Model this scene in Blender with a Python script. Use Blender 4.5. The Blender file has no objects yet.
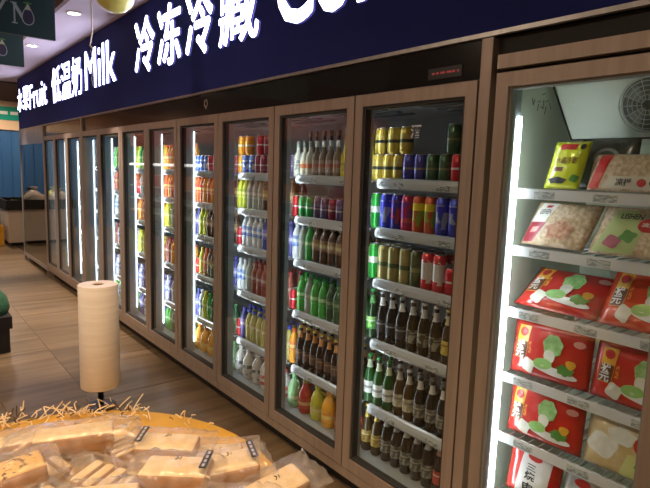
import bpy, bmesh, math, random
from mathutils import Vector, Matrix, noise
random.seed(7)
PI = math.pi
S = bpy.context.scene
COL = S.collection

# ------------------------------------------------------------------ camera
cam = bpy.data.cameras.new('camera'); cam_o = bpy.data.objects.new('camera', cam); COL.objects.link(cam_o)
cam.sensor_width = 36.0; cam.lens = 36.0 * 540 / 650; cam.clip_start = 0.02
RM = Matrix(((0.7799261, 0.0592525, -0.6230605), (-0.6250685, 0.1241574, -0.7706324), (0.0316957, 0.9904918, 0.1338705)))
cam_o.matrix_world = Matrix.Translation((0, 0, 1.55)) @ RM.to_4x4()
S.camera = cam_o
# ------------------------------------------------------------------ world, exposure
w = bpy.data.worlds.new('world'); S.world = w; w.use_nodes = True
w.node_tree.nodes['Background'].inputs[0].default_value = (.55, .5, .5, 1)
w.node_tree.nodes['Background'].inputs[1].default_value = 0.06
S.view_settings.view_transform = 'Standard'; S.view_settings.look = 'None'
S.view_settings.exposure = 0.0; S.view_settings.gamma = 1.0; S.view_settings.use_curve_mapping = False
LED_POWER = 30.0          # emission of the cabinet strip lights
SOFFIT_W = 330.0           # each downlight in the soffit
SPOT_W = 125.0             # each warm spot over the bread table
HALL_W = 190.0             # each unseen round lamp added to light the hall

# ------------------------------------------------------------------ materials
MC = {}
def nodes(m): return m.node_tree.nodes, m.node_tree.links
def pmat(name, col, rough=.5, metal=0., emit=0., emit_col=None, coat=0., trans=0., spec=.5, alpha=1.):
    if name in MC: return MC[name]
    m = bpy.data.materials.new(name); m.use_nodes = True
    b = m.node_tree.nodes['Principled BSDF']
    b.inputs['Base Color'].default_value = (*col, 1); b.inputs['Roughness'].default_value = rough
    b.inputs['Metallic'].default_value = metal; b.inputs['Coat Weight'].default_value = coat
    b.inputs['Transmission Weight'].default_value = trans; b.inputs['Specular IOR Level'].default_value = spec
    b.inputs['Alpha'].default_value = alpha
    if emit: b.inputs['Emission Color'].default_value = (*(emit_col or col), 1); b.inputs['Emission Strength'].default_value = emit
    MC[name] = m; return m
def noisy(name, c1, c2, scale=(8, 8, 8), rough=.6, metal=0., coord='Object', detail=4, bump=0., lo=.35, hi=.65, rnd=0., coat=0.):
    if name in MC: return MC[name]
    m = pmat(name, c1, rough, metal, coat=coat); n, l = nodes(m); b = n['Principled BSDF']
    tc = n.new('ShaderNodeTexCoord'); mp = n.new('ShaderNodeMapping'); mp.inputs['Scale'].default_value = scale
    l.new(tc.outputs[coord], mp.inputs[0])
    nz = n.new('ShaderNodeTexNoise'); nz.inputs['Scale'].default_value = 1; nz.inputs['Detail'].default_value = detail
    l.new(mp.outputs[0], nz.inputs['Vector'])
    cr = n.new('ShaderNodeValToRGB'); cr.color_ramp.elements[0].color = (*c1, 1); cr.color_ramp.elements[1].color = (*c2, 1)
    cr.color_ramp.elements[0].position = lo; cr.color_ramp.elements[1].position = hi
    l.new(nz.outputs['Fac'], cr.inputs[0]); out = cr.outputs[0]
    if rnd:
        oi = n.new('ShaderNodeObjectInfo'); hs = n.new('ShaderNodeHueSaturation')
        mr = n.new('ShaderNodeMapRange'); mr.inputs['To Min'].default_value = 1 - rnd; mr.inputs['To Max'].default_value = 1 + rnd
        l.new(oi.outputs['Random'], mr.inputs[0]); l.new(mr.outputs[0], hs.inputs['Value']); l.new(out, hs.inputs['Color']); out = hs.outputs[0]
        ad = n.new('ShaderNodeVectorMath'); ad.operation = 'ADD'; sc = n.new('ShaderNodeVectorMath'); sc.operation = 'SCALE'
        l.new(oi.outputs['Random'], sc.inputs[0]); sc.inputs['Scale'].default_value = 30
        l.new(mp.outputs[0], ad.inputs[0]); l.new(sc.outputs[0], ad.inputs[1]); l.new(ad.outputs[0], nz.inputs['Vector'])
    l.new(out, b.inputs['Base Color'])
    if bump:
        bp = n.new('ShaderNodeBump'); bp.inputs['Strength'].default_value = bump; bp.inputs['Distance'].default_value = .004
        l.new(nz.outputs['Fac'], bp.inputs['Height']); l.new(bp.outputs[0], b.inputs['Normal'])
    return m
def glassmat(name, tint=(.95, .97, .96), rough=.0, ior=1.5, veil=0.):
    if name in MC: return MC[name]
    m = bpy.data.materials.new(name); m.use_nodes = True; n, l = nodes(m); n.clear()
    o = n.new('ShaderNodeOutputMaterial'); tr = n.new('ShaderNodeBsdfTransparent'); tr.inputs[0].default_value = (*tint, 1)
    g = n.new('ShaderNodeBsdfGlossy'); g.inputs['Roughness'].default_value = rough; g.inputs['Color'].default_value = (1, 1, 1, 1)
    lw = n.new('ShaderNodeLayerWeight'); lw.inputs[0].default_value = .5
    pw = n.new('ShaderNodeMath'); pw.operation = 'POWER'; pw.inputs[1].default_value = 5; l.new(lw.outputs['Facing'], pw.inputs[0])
    f0 = ((ior - 1) / (ior + 1)) ** 2
    f = n.new('ShaderNodeMath'); f.operation = 'MULTIPLY_ADD'; f.inputs[1].default_value = 1 - f0; f.inputs[2].default_value = f0; l.new(pw.outputs[0], f.inputs[0])
    mx = n.new('ShaderNodeMixShader'); l.new(f.outputs[0], mx.inputs[0]); l.new(tr.outputs[0], mx.inputs[1]); l.new(g.outputs[0], mx.inputs[2])
    last = mx
    if veil:
        d = n.new('ShaderNodeBsdfTranslucent'); d.inputs[0].default_value = (.92, .90, .87, 1)
        d2 = n.new('ShaderNodeBsdfDiffuse'); d2.inputs[0].default_value = (.92, .90, .88, 1)
        md = n.new('ShaderNodeMixShader'); l.new(d.outputs[0], md.inputs[1]); l.new(d2.outputs[0], md.inputs[2])
        m2 = n.new('ShaderNodeMixShader'); m2.inputs[0].default_value = veil
        tc = n.new('ShaderNodeTexCoord'); nz = n.new('ShaderNodeTexNoise'); nz.inputs['Scale'].default_value = 38; nz.inputs['Detail'].default_value = 5
        l.new(tc.outputs['Object'], nz.inputs['Vector'])
        mr = n.new('ShaderNodeMapRange'); mr.inputs['From Min'].default_value = .35; mr.inputs['From Max'].default_value = .75
        mr.inputs['To Min'].default_value = veil * .35; mr.inputs['To Max'].default_value = veil * 2.0
        l.new(nz.outputs['Fac'], mr.inputs[0]); l.new(mr.outputs[0], m2.inputs[0])
        l.new(mx.outputs[0], m2.inputs[1]); l.new(md.outputs[0], m2.inputs[2]); last = m2
        bp = n.new('ShaderNodeBump'); bp.inputs['Strength'].default_value = .4; bp.inputs['Distance'].default_value = .004
        l.new(nz.outputs['Fac'], bp.inputs['Height']); l.new(bp.outputs[0], g.inputs['Normal'])
    l.new(last.outputs[0], o.inputs[0]); MC[name] = m; return m
def art(name, c1, c2, c3, rough=.35, metal=0., scale=3.0, band=(.62, .72)):
    """printed wrapper: ground c1, patches c2, a band c3"""
    if name in MC: return MC[name]
    m = pmat(name, c1, rough, metal); n, l = nodes(m); b = n['Principled BSDF']
    tc = n.new('ShaderNodeTexCoord'); oi = n.new('ShaderNodeObjectInfo')
    vo = n.new('ShaderNodeTexVoronoi'); vo.inputs['Scale'].default_value = scale
    l.new(tc.outputs['Generated'], vo.inputs['Vector'])
    st = n.new('ShaderNodeMath'); st.operation = 'GREATER_THAN'; st.inputs[1].default_value = .42
    sp = n.new('ShaderNodeSeparateColor'); l.new(vo.outputs['Color'], sp.inputs[0]); l.new(sp.outputs[0], st.inputs[0])
    m1 = n.new('ShaderNodeMix'); m1.data_type = 'RGBA'; m1.inputs[6].default_value = (*c1, 1); m1.inputs[7].default_value = (*c2, 1)
    l.new(st.outputs[0], m1.inputs[0])
    sx = n.new('ShaderNodeSeparateXYZ'); l.new(tc.outputs['Generated'], sx.inputs[0])
    a = n.new('ShaderNodeMath'); a.operation = 'GREATER_THAN'; a.inputs[1].default_value = band[0]; l.new(sx.outputs[2], a.inputs[0])
    c = n.new('ShaderNodeMath'); c.operation = 'LESS_THAN'; c.inputs[1].default_value = band[1]; l.new(sx.outputs[2], c.inputs[0])
    mu = n.new('ShaderNodeMath'); mu.operation = 'MULTIPLY'; l.new(a.outputs[0], mu.inputs[0]); l.new(c.outputs[0], mu.inputs[1])
    m2 = n.new('ShaderNodeMix'); m2.data_type = 'RGBA'; l.new(mu.outputs[0], m2.inputs[0]); l.new(m1.outputs[2], m2.inputs[6]); m2.inputs[7].default_value = (*c3, 1)
    l.new(m2.outputs[2], b.inputs['Base Color']); return m

M_BRONZE = noisy('brushed_bronze_aluminium', (.37, .295, .235), (.43, .345, .28), (40, 40, 2), .42, .45)
M_STEEL = noisy('brushed_steel', (.42, .40, .38), (.5, .48, .46), (40, 40, 2), .35, .8)
M_HEAD = pmat('black_gloss_panel', (.018, .017, .018), .16, 0, coat=.4)
M_BLACK = pmat('black_matte', (.012, .011, .011), .6)
M_MULL = pmat('grey_mullion', (.27, .30, .31), .45)
M_INNER = pmat('cabinet_liner', (.30, .32, .33), .5)
M_FINNER = pmat('freezer_liner', (.60, .66, .54), .45)
M_WHITE = pmat('white_plastic', (.78, .79, .80), .35)
M_RAIL = pmat('price_rail', (.45, .47, .50), .2, 0, coat=.6)
M_TAG = noisy('price_tag', (.16, .18, .19), (.5, .52, .52), (60, 60, 220), .6, lo=.45, hi=.55)
M_WIRE = pmat('shelf_wire', (.62, .64, .66), .3, .6)
M_GLASS = glassmat('door_glass', (.93, .96, .95))
M_LED_V = pmat('led_strip_slim', (1, 1, 1), .5, emit=9.0, emit_col=(.86, .93, 1.0))
M_LED_S = pmat('led_strip_hidden', (1, 1, 1), .5, emit=LED_POWER * .48, emit_col=(.86, .93, 1.0))
M_LED = pmat('led_strip', (1, 1, 1), .5, emit=LED_POWER, emit_col=(.86, .93, 1.0))
M_GASKET = pmat('gasket', (.03, .03, .03), .7)
M_NAVY = noisy('navy_sign_face', (.016, .024, .150), (.020, .029, .175), (1.5, 1.5, 1.5), .7); M_NAVY.node_tree.nodes['Principled BSDF'].inputs['Specular IOR Level'].default_value = .12
M_LETTER = pmat('lit_letter', (.9, .9, 1), .4, emit=2.2, emit_col=(.86, .88, 1.0))
M_LETTERSIDE = pmat('letter_return', (.25, .25, .8), .4, emit=.25, emit_col=(.25, .22, 1.0))

# ------------------------------------------------------------------ mesh helpers
class MB:
    def __init__(s): s.v = []; s.f = []
    def add(s, v, f):
        o = len(s.v); s.v += [tuple(p) for p in v]; s.f += [tuple(i + o for i in q) for q in f]; return s
    def box(s, x0, x1, y0, y1, z0, z1):
        v = [(x, y, z) for x in (x0, x1) for y in (y0, y1) for z in (z0, z1)]
        return s.add(v, [(0, 1, 3, 2), (4, 6, 7, 5), (0, 4, 5, 1), (2, 3, 7, 6), (0, 2, 6, 4), (1, 5, 7, 3)])
    def lathe(s, prof, n=14, c=(0, 0, 0), closed=False):
        v = []; f = []
        for r, z in prof:
            for k in range(n):
                a = 2 * PI * k / n; v.append((c[0] + r * math.cos(a), c[1] + r * math.sin(a), c[2] + z))
        for i in range(len(prof) - 1):
            for k in range(n):
                k2 = (k + 1) % n; f.append((i * n + k, i * n + k2, (i + 1) * n + k2, (i + 1) * n + k))
        if not closed:
            if prof[0][0] > 1e-5: f.append(tuple(reversed(range(n))))
            if prof[-1][0] > 1e-5: f.append(tuple((len(prof) - 1) * n + k for k in range(n)))
        else:
            L = len(prof) - 1
            for k in range(n):
                k2 = (k + 1) % n; f.append((L * n + k, L * n + k2, k2, k))
        return s.add(v, f)
    def tube(s, pts, r, n=6):
        pts = [Vector(p) for p in pts]; v = []; f = []
        for i, p in enumerate(pts):
            d = (pts[min(i + 1, len(pts) - 1)] - pts[max(i - 1, 0)]).normalized()
            a = d.cross(Vector((0, 0, 1)) if abs(d.z) < .9 else Vector((1, 0, 0))).normalized(); b = d.cross(a)
            for k in range(n):
                t = 2 * PI * k / n; v.append(p + a * r * math.cos(t) + b * r * math.sin(t))
        for i in range(len(pts) - 1):
            for k in range(n):
                k2 = (k + 1) % n; f.append((i * n + k, i * n + k2, (i + 1) * n + k2, (i + 1) * n + k))
        f.append(tuple(reversed(range(n)))); f.append(tuple((len(pts) - 1) * n + k for k in range(n)))
        return s.add(v, f)
    def mesh(s, name, org=(0, 0, 0), smooth=False, bevel=0.):
        me = bpy.data.meshes.new(name)
        me.from_pydata([(a - org[0], b - org[1], c - org[2]) for a, b, c in s.v], [], s.f)
        bm = bmesh.new(); bm.from_mesh(me)
        if bevel: bmesh.ops.bevel(bm, geom=bm.edges[:], offset=bevel, segments=2, affect='EDGES', profile=.5)
        bmesh.ops.recalc_face_normals(bm, faces=bm.faces[:]); bm.to_mesh(me); bm.free()
        if smooth:
            for p in me.polygons: p.use_smooth = True
        return me
    def build(s, name, mat, parent=None, org=(0, 0, 0), smooth=False, bevel=0.):
        return put(name, s.mesh(name, org, smooth, bevel), mat, parent)
def put(name, me, mat, parent=None, loc=None):
    o = bpy.data.objects.new(name, me); COL.objects.link(o)
    if mat is not None:
        if len(me.materials) == 0: me.materials.append(mat)
        elif me.materials[0] != mat:
            o.material_slots[0].link = 'OBJECT'; o.material_slots[0].material = mat
    if parent: o.parent = parent
    if loc: o.location = loc
    return o
def tag(o, label, cat, group=None, kind=None):
    o['label'] = label; o['category'] = cat
    if group: o['group'] = group
    if kind: o['kind'] = kind
    return o
def struct(o, label=None):
    o['kind'] = 'structure'
    if label: o['label'] = label
    return o
def empty(name, loc, rot=(0, 0, 0)):
    o = bpy.data.objects.new(name, None); COL.objects.link(o); o.location = loc; o.rotation_euler = rot; o.empty_display_size = .05
    return o
def autosmooth(me, ang=40):
    bm = bmesh.new(); bm.from_mesh(me)
    for f in bm.faces: f.smooth = True
    for e in bm.edges:
        if len(e.link_faces) == 2 and e.calc_face_angle(0) > math.radians(ang): e.smooth = False
    bm.to_mesh(me); bm.free(); return me
def text_mesh(body, offset=0., extrude=0., cuts=0):
    c = bpy.data.curves.new('txt', 'FONT'); c.body = body; c.offset = offset; c.extrude = extrude; c.resolution_u = 3
    o = bpy.data.objects.new('txt', c); COL.objects.link(o); bpy.context.view_layer.update()
    me = bpy.data.meshes.new_from_object(o.evaluated_get(bpy.context.evaluated_depsgraph_get()))
    bpy.data.objects.remove(o); bpy.data.curves.remove(c)
    if cuts:
        bm = bmesh.new(); bm.from_mesh(me); bmesh.ops.triangulate(bm, faces=bm.faces[:])
        bmesh.ops.subdivide_edges(bm, edges=bm.edges[:], cuts=cuts); bm.to_mesh(me); bm.free()
    return me
def bbox(me):
    xs = [v.co.x for v in me.vertices]; ys = [v.co.y for v in me.vertices]
    return min(xs), max(xs), min(ys), max(ys)

# ================================================================== SETTING
D = 1.627
YB = [1.18, 1.82, 2.46, 3.09, 3.71, 4.30, 4.92, 5.56, 6.19, 6.80, 7.38, 7.98]
# floor of large wood-look tiles
fl = MB().box(-8, 4.0, -4, 15, -.06, -.004).build('floor', pmat('floor_joint', (.07, .055, .04), .8)); struct(fl)
M_TILE = noisy('wood_look_tile', (.105, .069, .036), (.235, .166, .098), (1.1, 15, 1), .30, 0, 'Object', 6, .10, .3, .7, .16)
tw, tl = .80, 1.20
tmesh = MB().box(.0015, tw - .0015, .0015, tl - .0015, -.0035, 0).mesh('tile')
tmesh.materials.append(M_TILE)
xx = .96 - tw * 4
i = 0
while xx < 1.7:
    yy = 6.0 - tl * 7
    while yy < 14.9:
        t = put('floor_tile', tmesh, M_TILE, fl, (xx, yy, 0)); yy += tl
    xx += tw
# walls and ceilings
struct(MB().box(2.45, 2.6, -4, 10.2, 0, 3.5).build('wall_right', noisy('grey_wall', (.3, .28, .27), (.34, .32, .3), (2, 2, 2), .8)))
struct(MB().box(-8.15, -8, -4, 15, 0, 3.5).build('wall_left', noisy('beige_wall', (.55, .45, .36), (.6, .5, .4), (2, 2, 2), .8)))
struct(MB().box(-8, 4, -4.15, -4, 0, 3.5).build('wall_front', noisy('cream_wall', (.5, .42, .34), (.56, .47, .38), (2, 2, 2), .8)))
wb = MB().box(-8, 4, 14.1, 14.25, 0, 3.5).build('wall_back', noisy('taupe_wall', (.36, .29, .27), (.40, .33, .30), (2, 2, 2), .8)); struct(wb)
M_BLUE = noisy('blue_corrugated_panel', (.03, .12, .32), (.045, .16, .38), (3, 3, .5), .5)
xb = -2.0
while xb < 4:
    mb = MB().box(xb + .01, xb + .19, 14.06, 14.1, 0, 2.23); mb.box(xb - .01, xb + .01, 14.08, 14.1, 0, 2.23)
    mb.build('wall_panel', M_BLUE, wb); xb += .2
MB().box(-5, 4, 14.03, 14.1, 2.235, 2.45).build('cream_band', pmat('cream_band', (.75, .56, .38), .6), wb)
MB().box(1.1, 4, 14.02, 14.1, 2.45, 2.74).build('green_band', pmat('green_band', (.0, .36, .27), .5), wb)
MB().box(-5, 1.1, 14.02, 14.1, 2.45, 2.74).build('reflection_band', pmat('reflection_band', (.50, .24, .10), .5), wb)  # out of view; added for an orange-brown reflection in the cooler headers
for k in range(14):
    MB().box(1.2 + k * .2, 1.2 + k * .2 + .15, 14.012, 14.02, 2.57, 2.64).build('band_lettering', pmat('band_white', (.8, .9, .86), .5), wb)
MB().box(-5, 4, 14.03, 14.1, 2.74, 2.86).build('cream_band', MC['cream_band'], wb)
struct(MB().box(-8, 4, -4, 14.25, 3.45, 3.55).build('ceiling', noisy('dark_ceiling', (.20, .15, .13), (.24, .18, .16), (1, 1, 1), .8)))
so = MB().box(1.16, 2.45, -4, 10.05, 2.795, 3.45).build('ceiling_soffit', noisy('soffit_paint', (.68, .58, .62), (.72, .62, .66), (.7, .7, .7), .75)); so.name = 'trim_1'; struct(so, 'pale mauve lowered soffit strip above the sign')
struct(MB().box(1.13, 1.16, -4, 10.05, 2.78, 3.45).build('trim_2', pmat('brown_fascia', (.22, .12, .08), .6)), 'brown fascia edge along the soffit')
struct(MB().box(1.13, 2.45, 10.05, 10.09, 2.775, 3.45).build('trim_3', pmat('dark_fascia', (.05, .04, .045), .6)), 'dark end edge of the soffit')

# ------------------------------------------------------------------ lamps
def downlight(x, y, z, watt, label, col, size=PI * .75, group='round ceiling downlights', r=.05, em=14):
    t = empty('downlight', (x, y, z)); tag(t, label, 'ceiling light', group)
    prof = [(r * 1.25, 0), (r * 1.25, -.006), (r, -.01), (r * .96, -.002), (r * .96, 0)]
    put('trim_ring', autosmooth(MB().lathe(prof, 20, closed=True).mesh('ring')), M_WHITE, t)
    put('lens', MB().lathe([(r * .95, -.0045), (r * .95, -.002)], 20).mesh('lens'), pmat('lens_%.2f_%.2f' % (col[2], em), col, .4, emit=em, emit_col=col), t)
    L = bpy.data.lights.new('downlight_beam', 'SPOT'); L.energy = watt; L.color = col; L.spot_size = size; L.spot_blend = .6; L.shadow_soft_size = r
    o = bpy.data.objects.new('beam', L); COL.objects.link(o); o.parent = t; o.location = (0, 0, -.02)
    return t
cw = (1.0, .80, .66)
for y, lb in ((5.03, 'nearest of the round downlights in the mauve soffit'), (6.73, 'middle of the three round downlights in the mauve soffit'), (9.23, 'farthest round downlight in the mauve soffit by the left edge')):
    downlight(1.29, y, 2.794, SOFFIT_W, lb, cw, PI * .26, em=16)

# ================================================================== SIGN
sg = empty('fascia_sign', (D, 5, 2.02)); tag(sg, 'long navy fascia sign with white lit Chinese and English letters', 'sign')
so_ = (D, 5, 2.02)
MB().box(D - .005, 2.2, .0, 9.62, 2.035, 2.79).build('sign_box', M_NAVY, sg, so_)
MB().box(D - .012, D + .01, .0, 9.62, 2.02, 2.035).build('edge_trim', M_STEEL, sg, so_)
def sign_word(word, ya, yb, z0, z1, off):
    """word from y=ya (left) to y=yb (right)"""
    def bold(tx, ex=0.):
        me = text_mesh(tx, 0, ex); vs = [v.co.copy() for v in me.vertices]; fs = [tuple(p.vertices) for p in me.polygons]; n = len(vs)
        offs = [(math.cos(k * PI / 4) * off, math.sin(k * PI / 4) * off) for k in range(8)] + [(0, 0)]
        r = bpy.data.meshes.new('letter'); r.from_pydata([(v.x + a, v.y + b, v.z) for a, b in offs for v in vs], [], [tuple(i + n * k for i in f) for k in range(len(offs)) for f in fs]); r.update()
        return r
    full = bold(word); fx0, fx1, fy0, fy1 = bbox(full)
    sx = (ya - yb) / (fx1 - fx0); sz = (z1 - z0) / (fy1 - fy0)
    for i, ch in enumerate(word):
        px1 = bbox(bold(word[:i + 1]))[1]
        me = bold(ch, .5); b = bbox(me); dx = px1 - b[1]
        zmax = max(v.co.z for v in me.vertices)
        for v in me.vertices:
            X, Y, Z = v.co
            v.co = (D - .006 - .012 * (Z / (2 * zmax) + .5), ya - (X + dx - fx0) * sx, z0 + (Y - fy0) * sz)
            v.co -= Vector(so_)
        me.materials.clear(); me.materials.append(M_LETTER); me.materials.append(M_LETTERSIDE)
        me.update()
        for p in me.polygons: p.material_index = 0 if abs(p.normal.x) > .7 else 1
        put('letter', me, None, sg)
sign_word('水', 9.59, 9.22, 2.29, 2.62, .010); sign_word('果', 9.17, 8.76, 2.29, 2.62, .010)
sign_word('Fruit', 8.70, 7.64, 2.275, 2.60, .004)
sign_word('低', 7.36, 6.93, 2.255, 2.665, .010); sign_word('温', 6.90, 6.48, 2.255, 2.665, .009); sign_word('奶', 6.44, 6.05, 2.255, 2.665, .009)
sign_word('Milk', 5.93, 4.98, 2.28, 2.655, .007)
sign_word('冷', 4.51, 4.09, 2.262, 2.69, .026); sign_word('冻', 4.04, 3.62, 2.262, 2.69, .026)
sign_word('冷', 3.55, 3.15, 2.262, 2.69, .026); sign_word('藏', 3.08, 2.62, 2.262, 2.69, .013)
sign_word('Cold', 2.45, 1.52, 2.262, 2.68, .014)

# ================================================================== DRINKS COOLERS
SHZ = [1.515, 1.29, 1.05, .755, .43]      # shelf deck heights, top to bottom
DECK = .17
def cooler(ys, label, led_visible, ends, name='drinks_cooler'):
    y0, y1 = ys[0], ys[-1]; t = empty(name, (1.98, (y0 + y1) / 2, 0)); tag(t, label, 'cooler')
    g = tuple(t.location)
    MB().box(D + .07, 2.36, y0, y1, 0, .13).build('plinth', M_BLACK, t, g)
    MB().box(D + .025, 2.36, y0, y1, .13, DECK).build('floor_deck', M_INNER, t, g)
    MB().box(2.33, 2.36, y0, y1, DECK, 1.9).build('back_panel', M_INNER, t, g)
    if ends[0]: MB().box(D + .03, 2.36, y0, y0 + .02, DECK, 1.9).build('side_panel', M_INNER, t, g)
    if ends[1]: MB().box(D + .03, 2.36, y1 - .02, y1, DECK, 1.9).build('side_panel', M_INNER, t, g)
    rf = MB().box(D + .03, 2.36, y0, y1, 1.86, 1.90).build('roof_liner', M_WHITE, t, g)
    hd = MB().box(D + .004, D + .06, y0, y1, 1.885, 2.018).build('header_panel', M_HEAD, t, g)
    MB().box(D - .008, D + .03, y0 + .002, y1 - .002, .10, .145).build('bottom_rail', M_BRONZE, t, g)
    for i in range(len(ys) - 1):
        a, b = ys[i], ys[i + 1]
        # door: bronze frame, gasket, glass
        d = MB()
        st = .052
        e = .004
        d.box(D - .012, D + .028, a + e, a + st, .15, 1.88); d.box(D - .012, D + .028, b - st, b - e, .15, 1.88)
        d.box(D - .012, D + .028, a + st, b - st, 1.83, 1.88); d.box(D - .012, D + .028, a + st, b - st, .15, .205)
        do = d.build('door', M_BRONZE, t, g, bevel=0)
        gk = MB(); k = .012
        gk.box(D - .004, D + .03, a + st, a + st + k, .205, 1.83); gk.box(D - .004, D + .03, b - st - k, b - st, .205, 1.83)
        gk.box(D - .004, D + .03, a + st + k, b - st - k, 1.818, 1.83); gk.box(D - .004, D + .03, a + st + k, b - st - k, .205, .217)
        gk.build('gasket', M_GASKET, do, g)
        MB().box(D + .004, D + .012, a + st + k, b - st - k, .217, 1.818).build('glass', M_GLASS, do, g)
        # bay fittings
        for j, z in enumerate(SHZ):
            s = MB()
            for q in range(13):
                yy = a + .035 + (b - a - .07) * q / 12; s.box(1.755, 2.28, yy - .002, yy + .002, z - .006, z - .002)
            for xq in (1.77, 2.0, 2.26): s.box(xq - .003, xq + .003, a + .03, b - .03, z - .012, z - .006)
            sh = s.build('shelf', M_WIRE, t, g)
            r = MB(); n = 5
            pr = [(1.757, z + .012), (1.747, z + .006), (1.742, z - .010), (1.741, z - .026), (1.746, z - .036)]
            v = []; f = []
            for (px, pz) in pr:
                v += [(px, a + .03, pz), (px, b - .03, pz), (px + .003, a + .03, pz), (px + .003, b - .03, pz)]
            for q in range(n - 1):
                o = q * 4; f += [(o, o + 1, o + 5, o + 4), (o + 2, o + 6, o + 7, o + 3), (o, o + 4, o + 6, o + 2), (o + 1, o + 3, o + 7, o + 5)]
            f += [(0, 2, 3, 1), (16, 17, 19, 18)]
            r.add(v, f); r.build('price_rail', M_RAIL, sh, g, smooth=False)
            for q in range(2 if i < 3 or True else 1):
                yc = b - .16 - q * .25 - .02 * ((i + j) % 3)
                MB().box(1.739, 1.742, yc - .032, yc + .032, z - .031, z - .009).build('price_tag', M_TAG, sh, g)
        # roof vents
        for q in range(4):
            MB().box(1.80 + q * .1, 1.84 + q * .1, a + .12, b - .12, 1.852, 1.8605).build('vent_slot', M_MULL, rf, g)
    for i, y in enumerate(ys):
        h = .026
        lo, hi = y - h, y + h
        if i == 0: lo = y + .0205; hi = lo + .02
        if i == len(ys) - 1: hi = y - .0205; lo = hi - .02
        xm = 1.71 if not led_visible else 1.735
        m = MB().box(D + .03, xm, lo, hi, DECK, 1.86).build('mullion', M_MULL, t, g)
        if i > 0:
            if led_visible:
                MB().box(xm - .004, xm + .001, lo - .007, lo, .24, 1.80).build('led_strip', M_LED_V, m, g)
            if True:
                MB().box(xm, xm + .010, lo + .021, lo + .031, .24, 1.80).build('led_strip', M_LED_S, m, g)  # hidden strip; behind the slim ones it is an added fill lamp
    return t, g, hd
c1, g1, h1 = cooler(YB[:4], 'three door glass drinks cooler with bronze frames next to the freezer', False, (1, 0))
c2, g2, h2 = cooler(YB[3:9], 'five door glass drinks cooler in the middle of the row', True, (0, 1))
c3, g3, h3 = cooler(YB[8:12], 'three door glass cooler with bright strips at the far end', True, (1, 1))
# unit posts rising to the sign
for c, g, y in ((c2, g2, YB[8]), (c3, g3, YB[11])):
    MB().box(D - .016, D + .06, y - .034 if c is c3 else y - .07, y - .001 if c is c3 else y - .036, .0, 2.02).build('end_post', M_BRONZE, c, g)
# control panel with red figures, round lock, sticker
cp = MB().box(D + .0, D + .004, 1.265, 1.42, 1.905, 1.945).build('control_panel', pmat('ctrl', (.03, .03, .032), .3), h1, g1)
for yy, wd in ((1.395, .012), (1.375, .012), (1.35, .02), (1.32, .02), (1.30, .012), (1.28, .008)):
    MB().box(D - .001, D, yy - wd / 2, yy + wd / 2, 1.922, 1.929).build('control_digit', pmat('red_digit', (.45, .05, .06), .4, emit=.15, emit_col=(.9, .1, .12)), h1, g1)
bd = MB()
bd.lathe([(.026, 0), (.026, .003), (.016, .003), (.016, 0)], 20, closed=True)
me = bd.mesh('lock'); me.transform(Matrix.Rotation(-PI / 2, 4, 'Y'))
put('badge_ring', me, M_BRONZE, h2, (D + .004 - g2[0], 3.287 - g2[1], 1.958))
tail = MB().tube([(D + .001, 3.272, 1.945), (D + .001, 3.277, 1.932), (D + .001, 3.29, 1.925)], .004, 6).build('badge_tail', M_BRONZE, h2, g2)
def glass_text(body, ya, yb, z0, z1, x, mat, parent, g, off=.02):
    me = text_mesh(body, off); b = bbox(me)
    for v in me.vertices:
        v.co = (x - g[0], ya - (v.co.x - b[0]) / (b[1] - b[0]) * (ya - yb) - g[1], z0 + (v.co.y - b[2]) / (b[3] - b[2]) * (z1 - z0) - g[2])
    me.materials.clear()
    return put('glass_lettering', me, mat, parent)
stk = bpy.data.materials.new('white_sticker'); stk.use_nodes = True; n_, l_ = nodes(stk); n_.clear(); o_ = n_.new('ShaderNodeOutputMaterial'); a_ = n_.new('ShaderNodeBsdfTranslucent'); b_ = n_.new('ShaderNodeBsdfDiffuse'); x_ = n_.new('ShaderNodeMixShader')
for q_ in (a_, b_): q_.inputs[0].default_value = (.95, .96, 1, 1)
x_.inputs[0].default_value = .75; l_.new(a_.outputs[0], x_.inputs[1]); l_.new(b_.outputs[0], x_.inputs[2]); l_.new(x_.outputs[0], o_.inputs[0])
doorA = [o for o in c1.children if o.name.startswith('door')][0]
glass_text('酒', 1.497, 1.443, 1.690, 1.742, D + .003, stk, doorA, g1, .022)

# end cabinet with mirror-like glass at far left of the run
e = empty('end_cabinet', (1.9, 8.82, 0)); tag(e, 'steel framed glass end cabinet reflecting the produce, far end of row', 'cabinet'); g = tuple(e.location)
MB().box(D + .01, 2.36, 7.985, 9.62, .10, 2.018).build('body', pmat('dark_body', (.10, .095, .09), .12, 0, coat=1.0), e, g)
MB().box(D + .06, 2.36, 7.985, 9.62, 0, .10).build('plinth', M_BLACK, e, g)
MB().box(D - .01, D + .02, 9.56, 9.63, 0, 2.02).build('frame_post', M_STEEL, e, g)
MB().box(D - .008, D + .02, 7.985, 9.56, 1.80, 2.018).build('top_rail', M_STEEL, e, g)
MB().box(D - .008, D + .02, 7.985, 9.56, .08, .13).build('bottom_rail', M_STEEL, e, g)
MB().box(D - .003, D + .006, 7.985, 9.56, .13, 1.80).build('glass', glassmat('end_glass', (.5, .5, .5), 0, 2.2), e, g)

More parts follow.
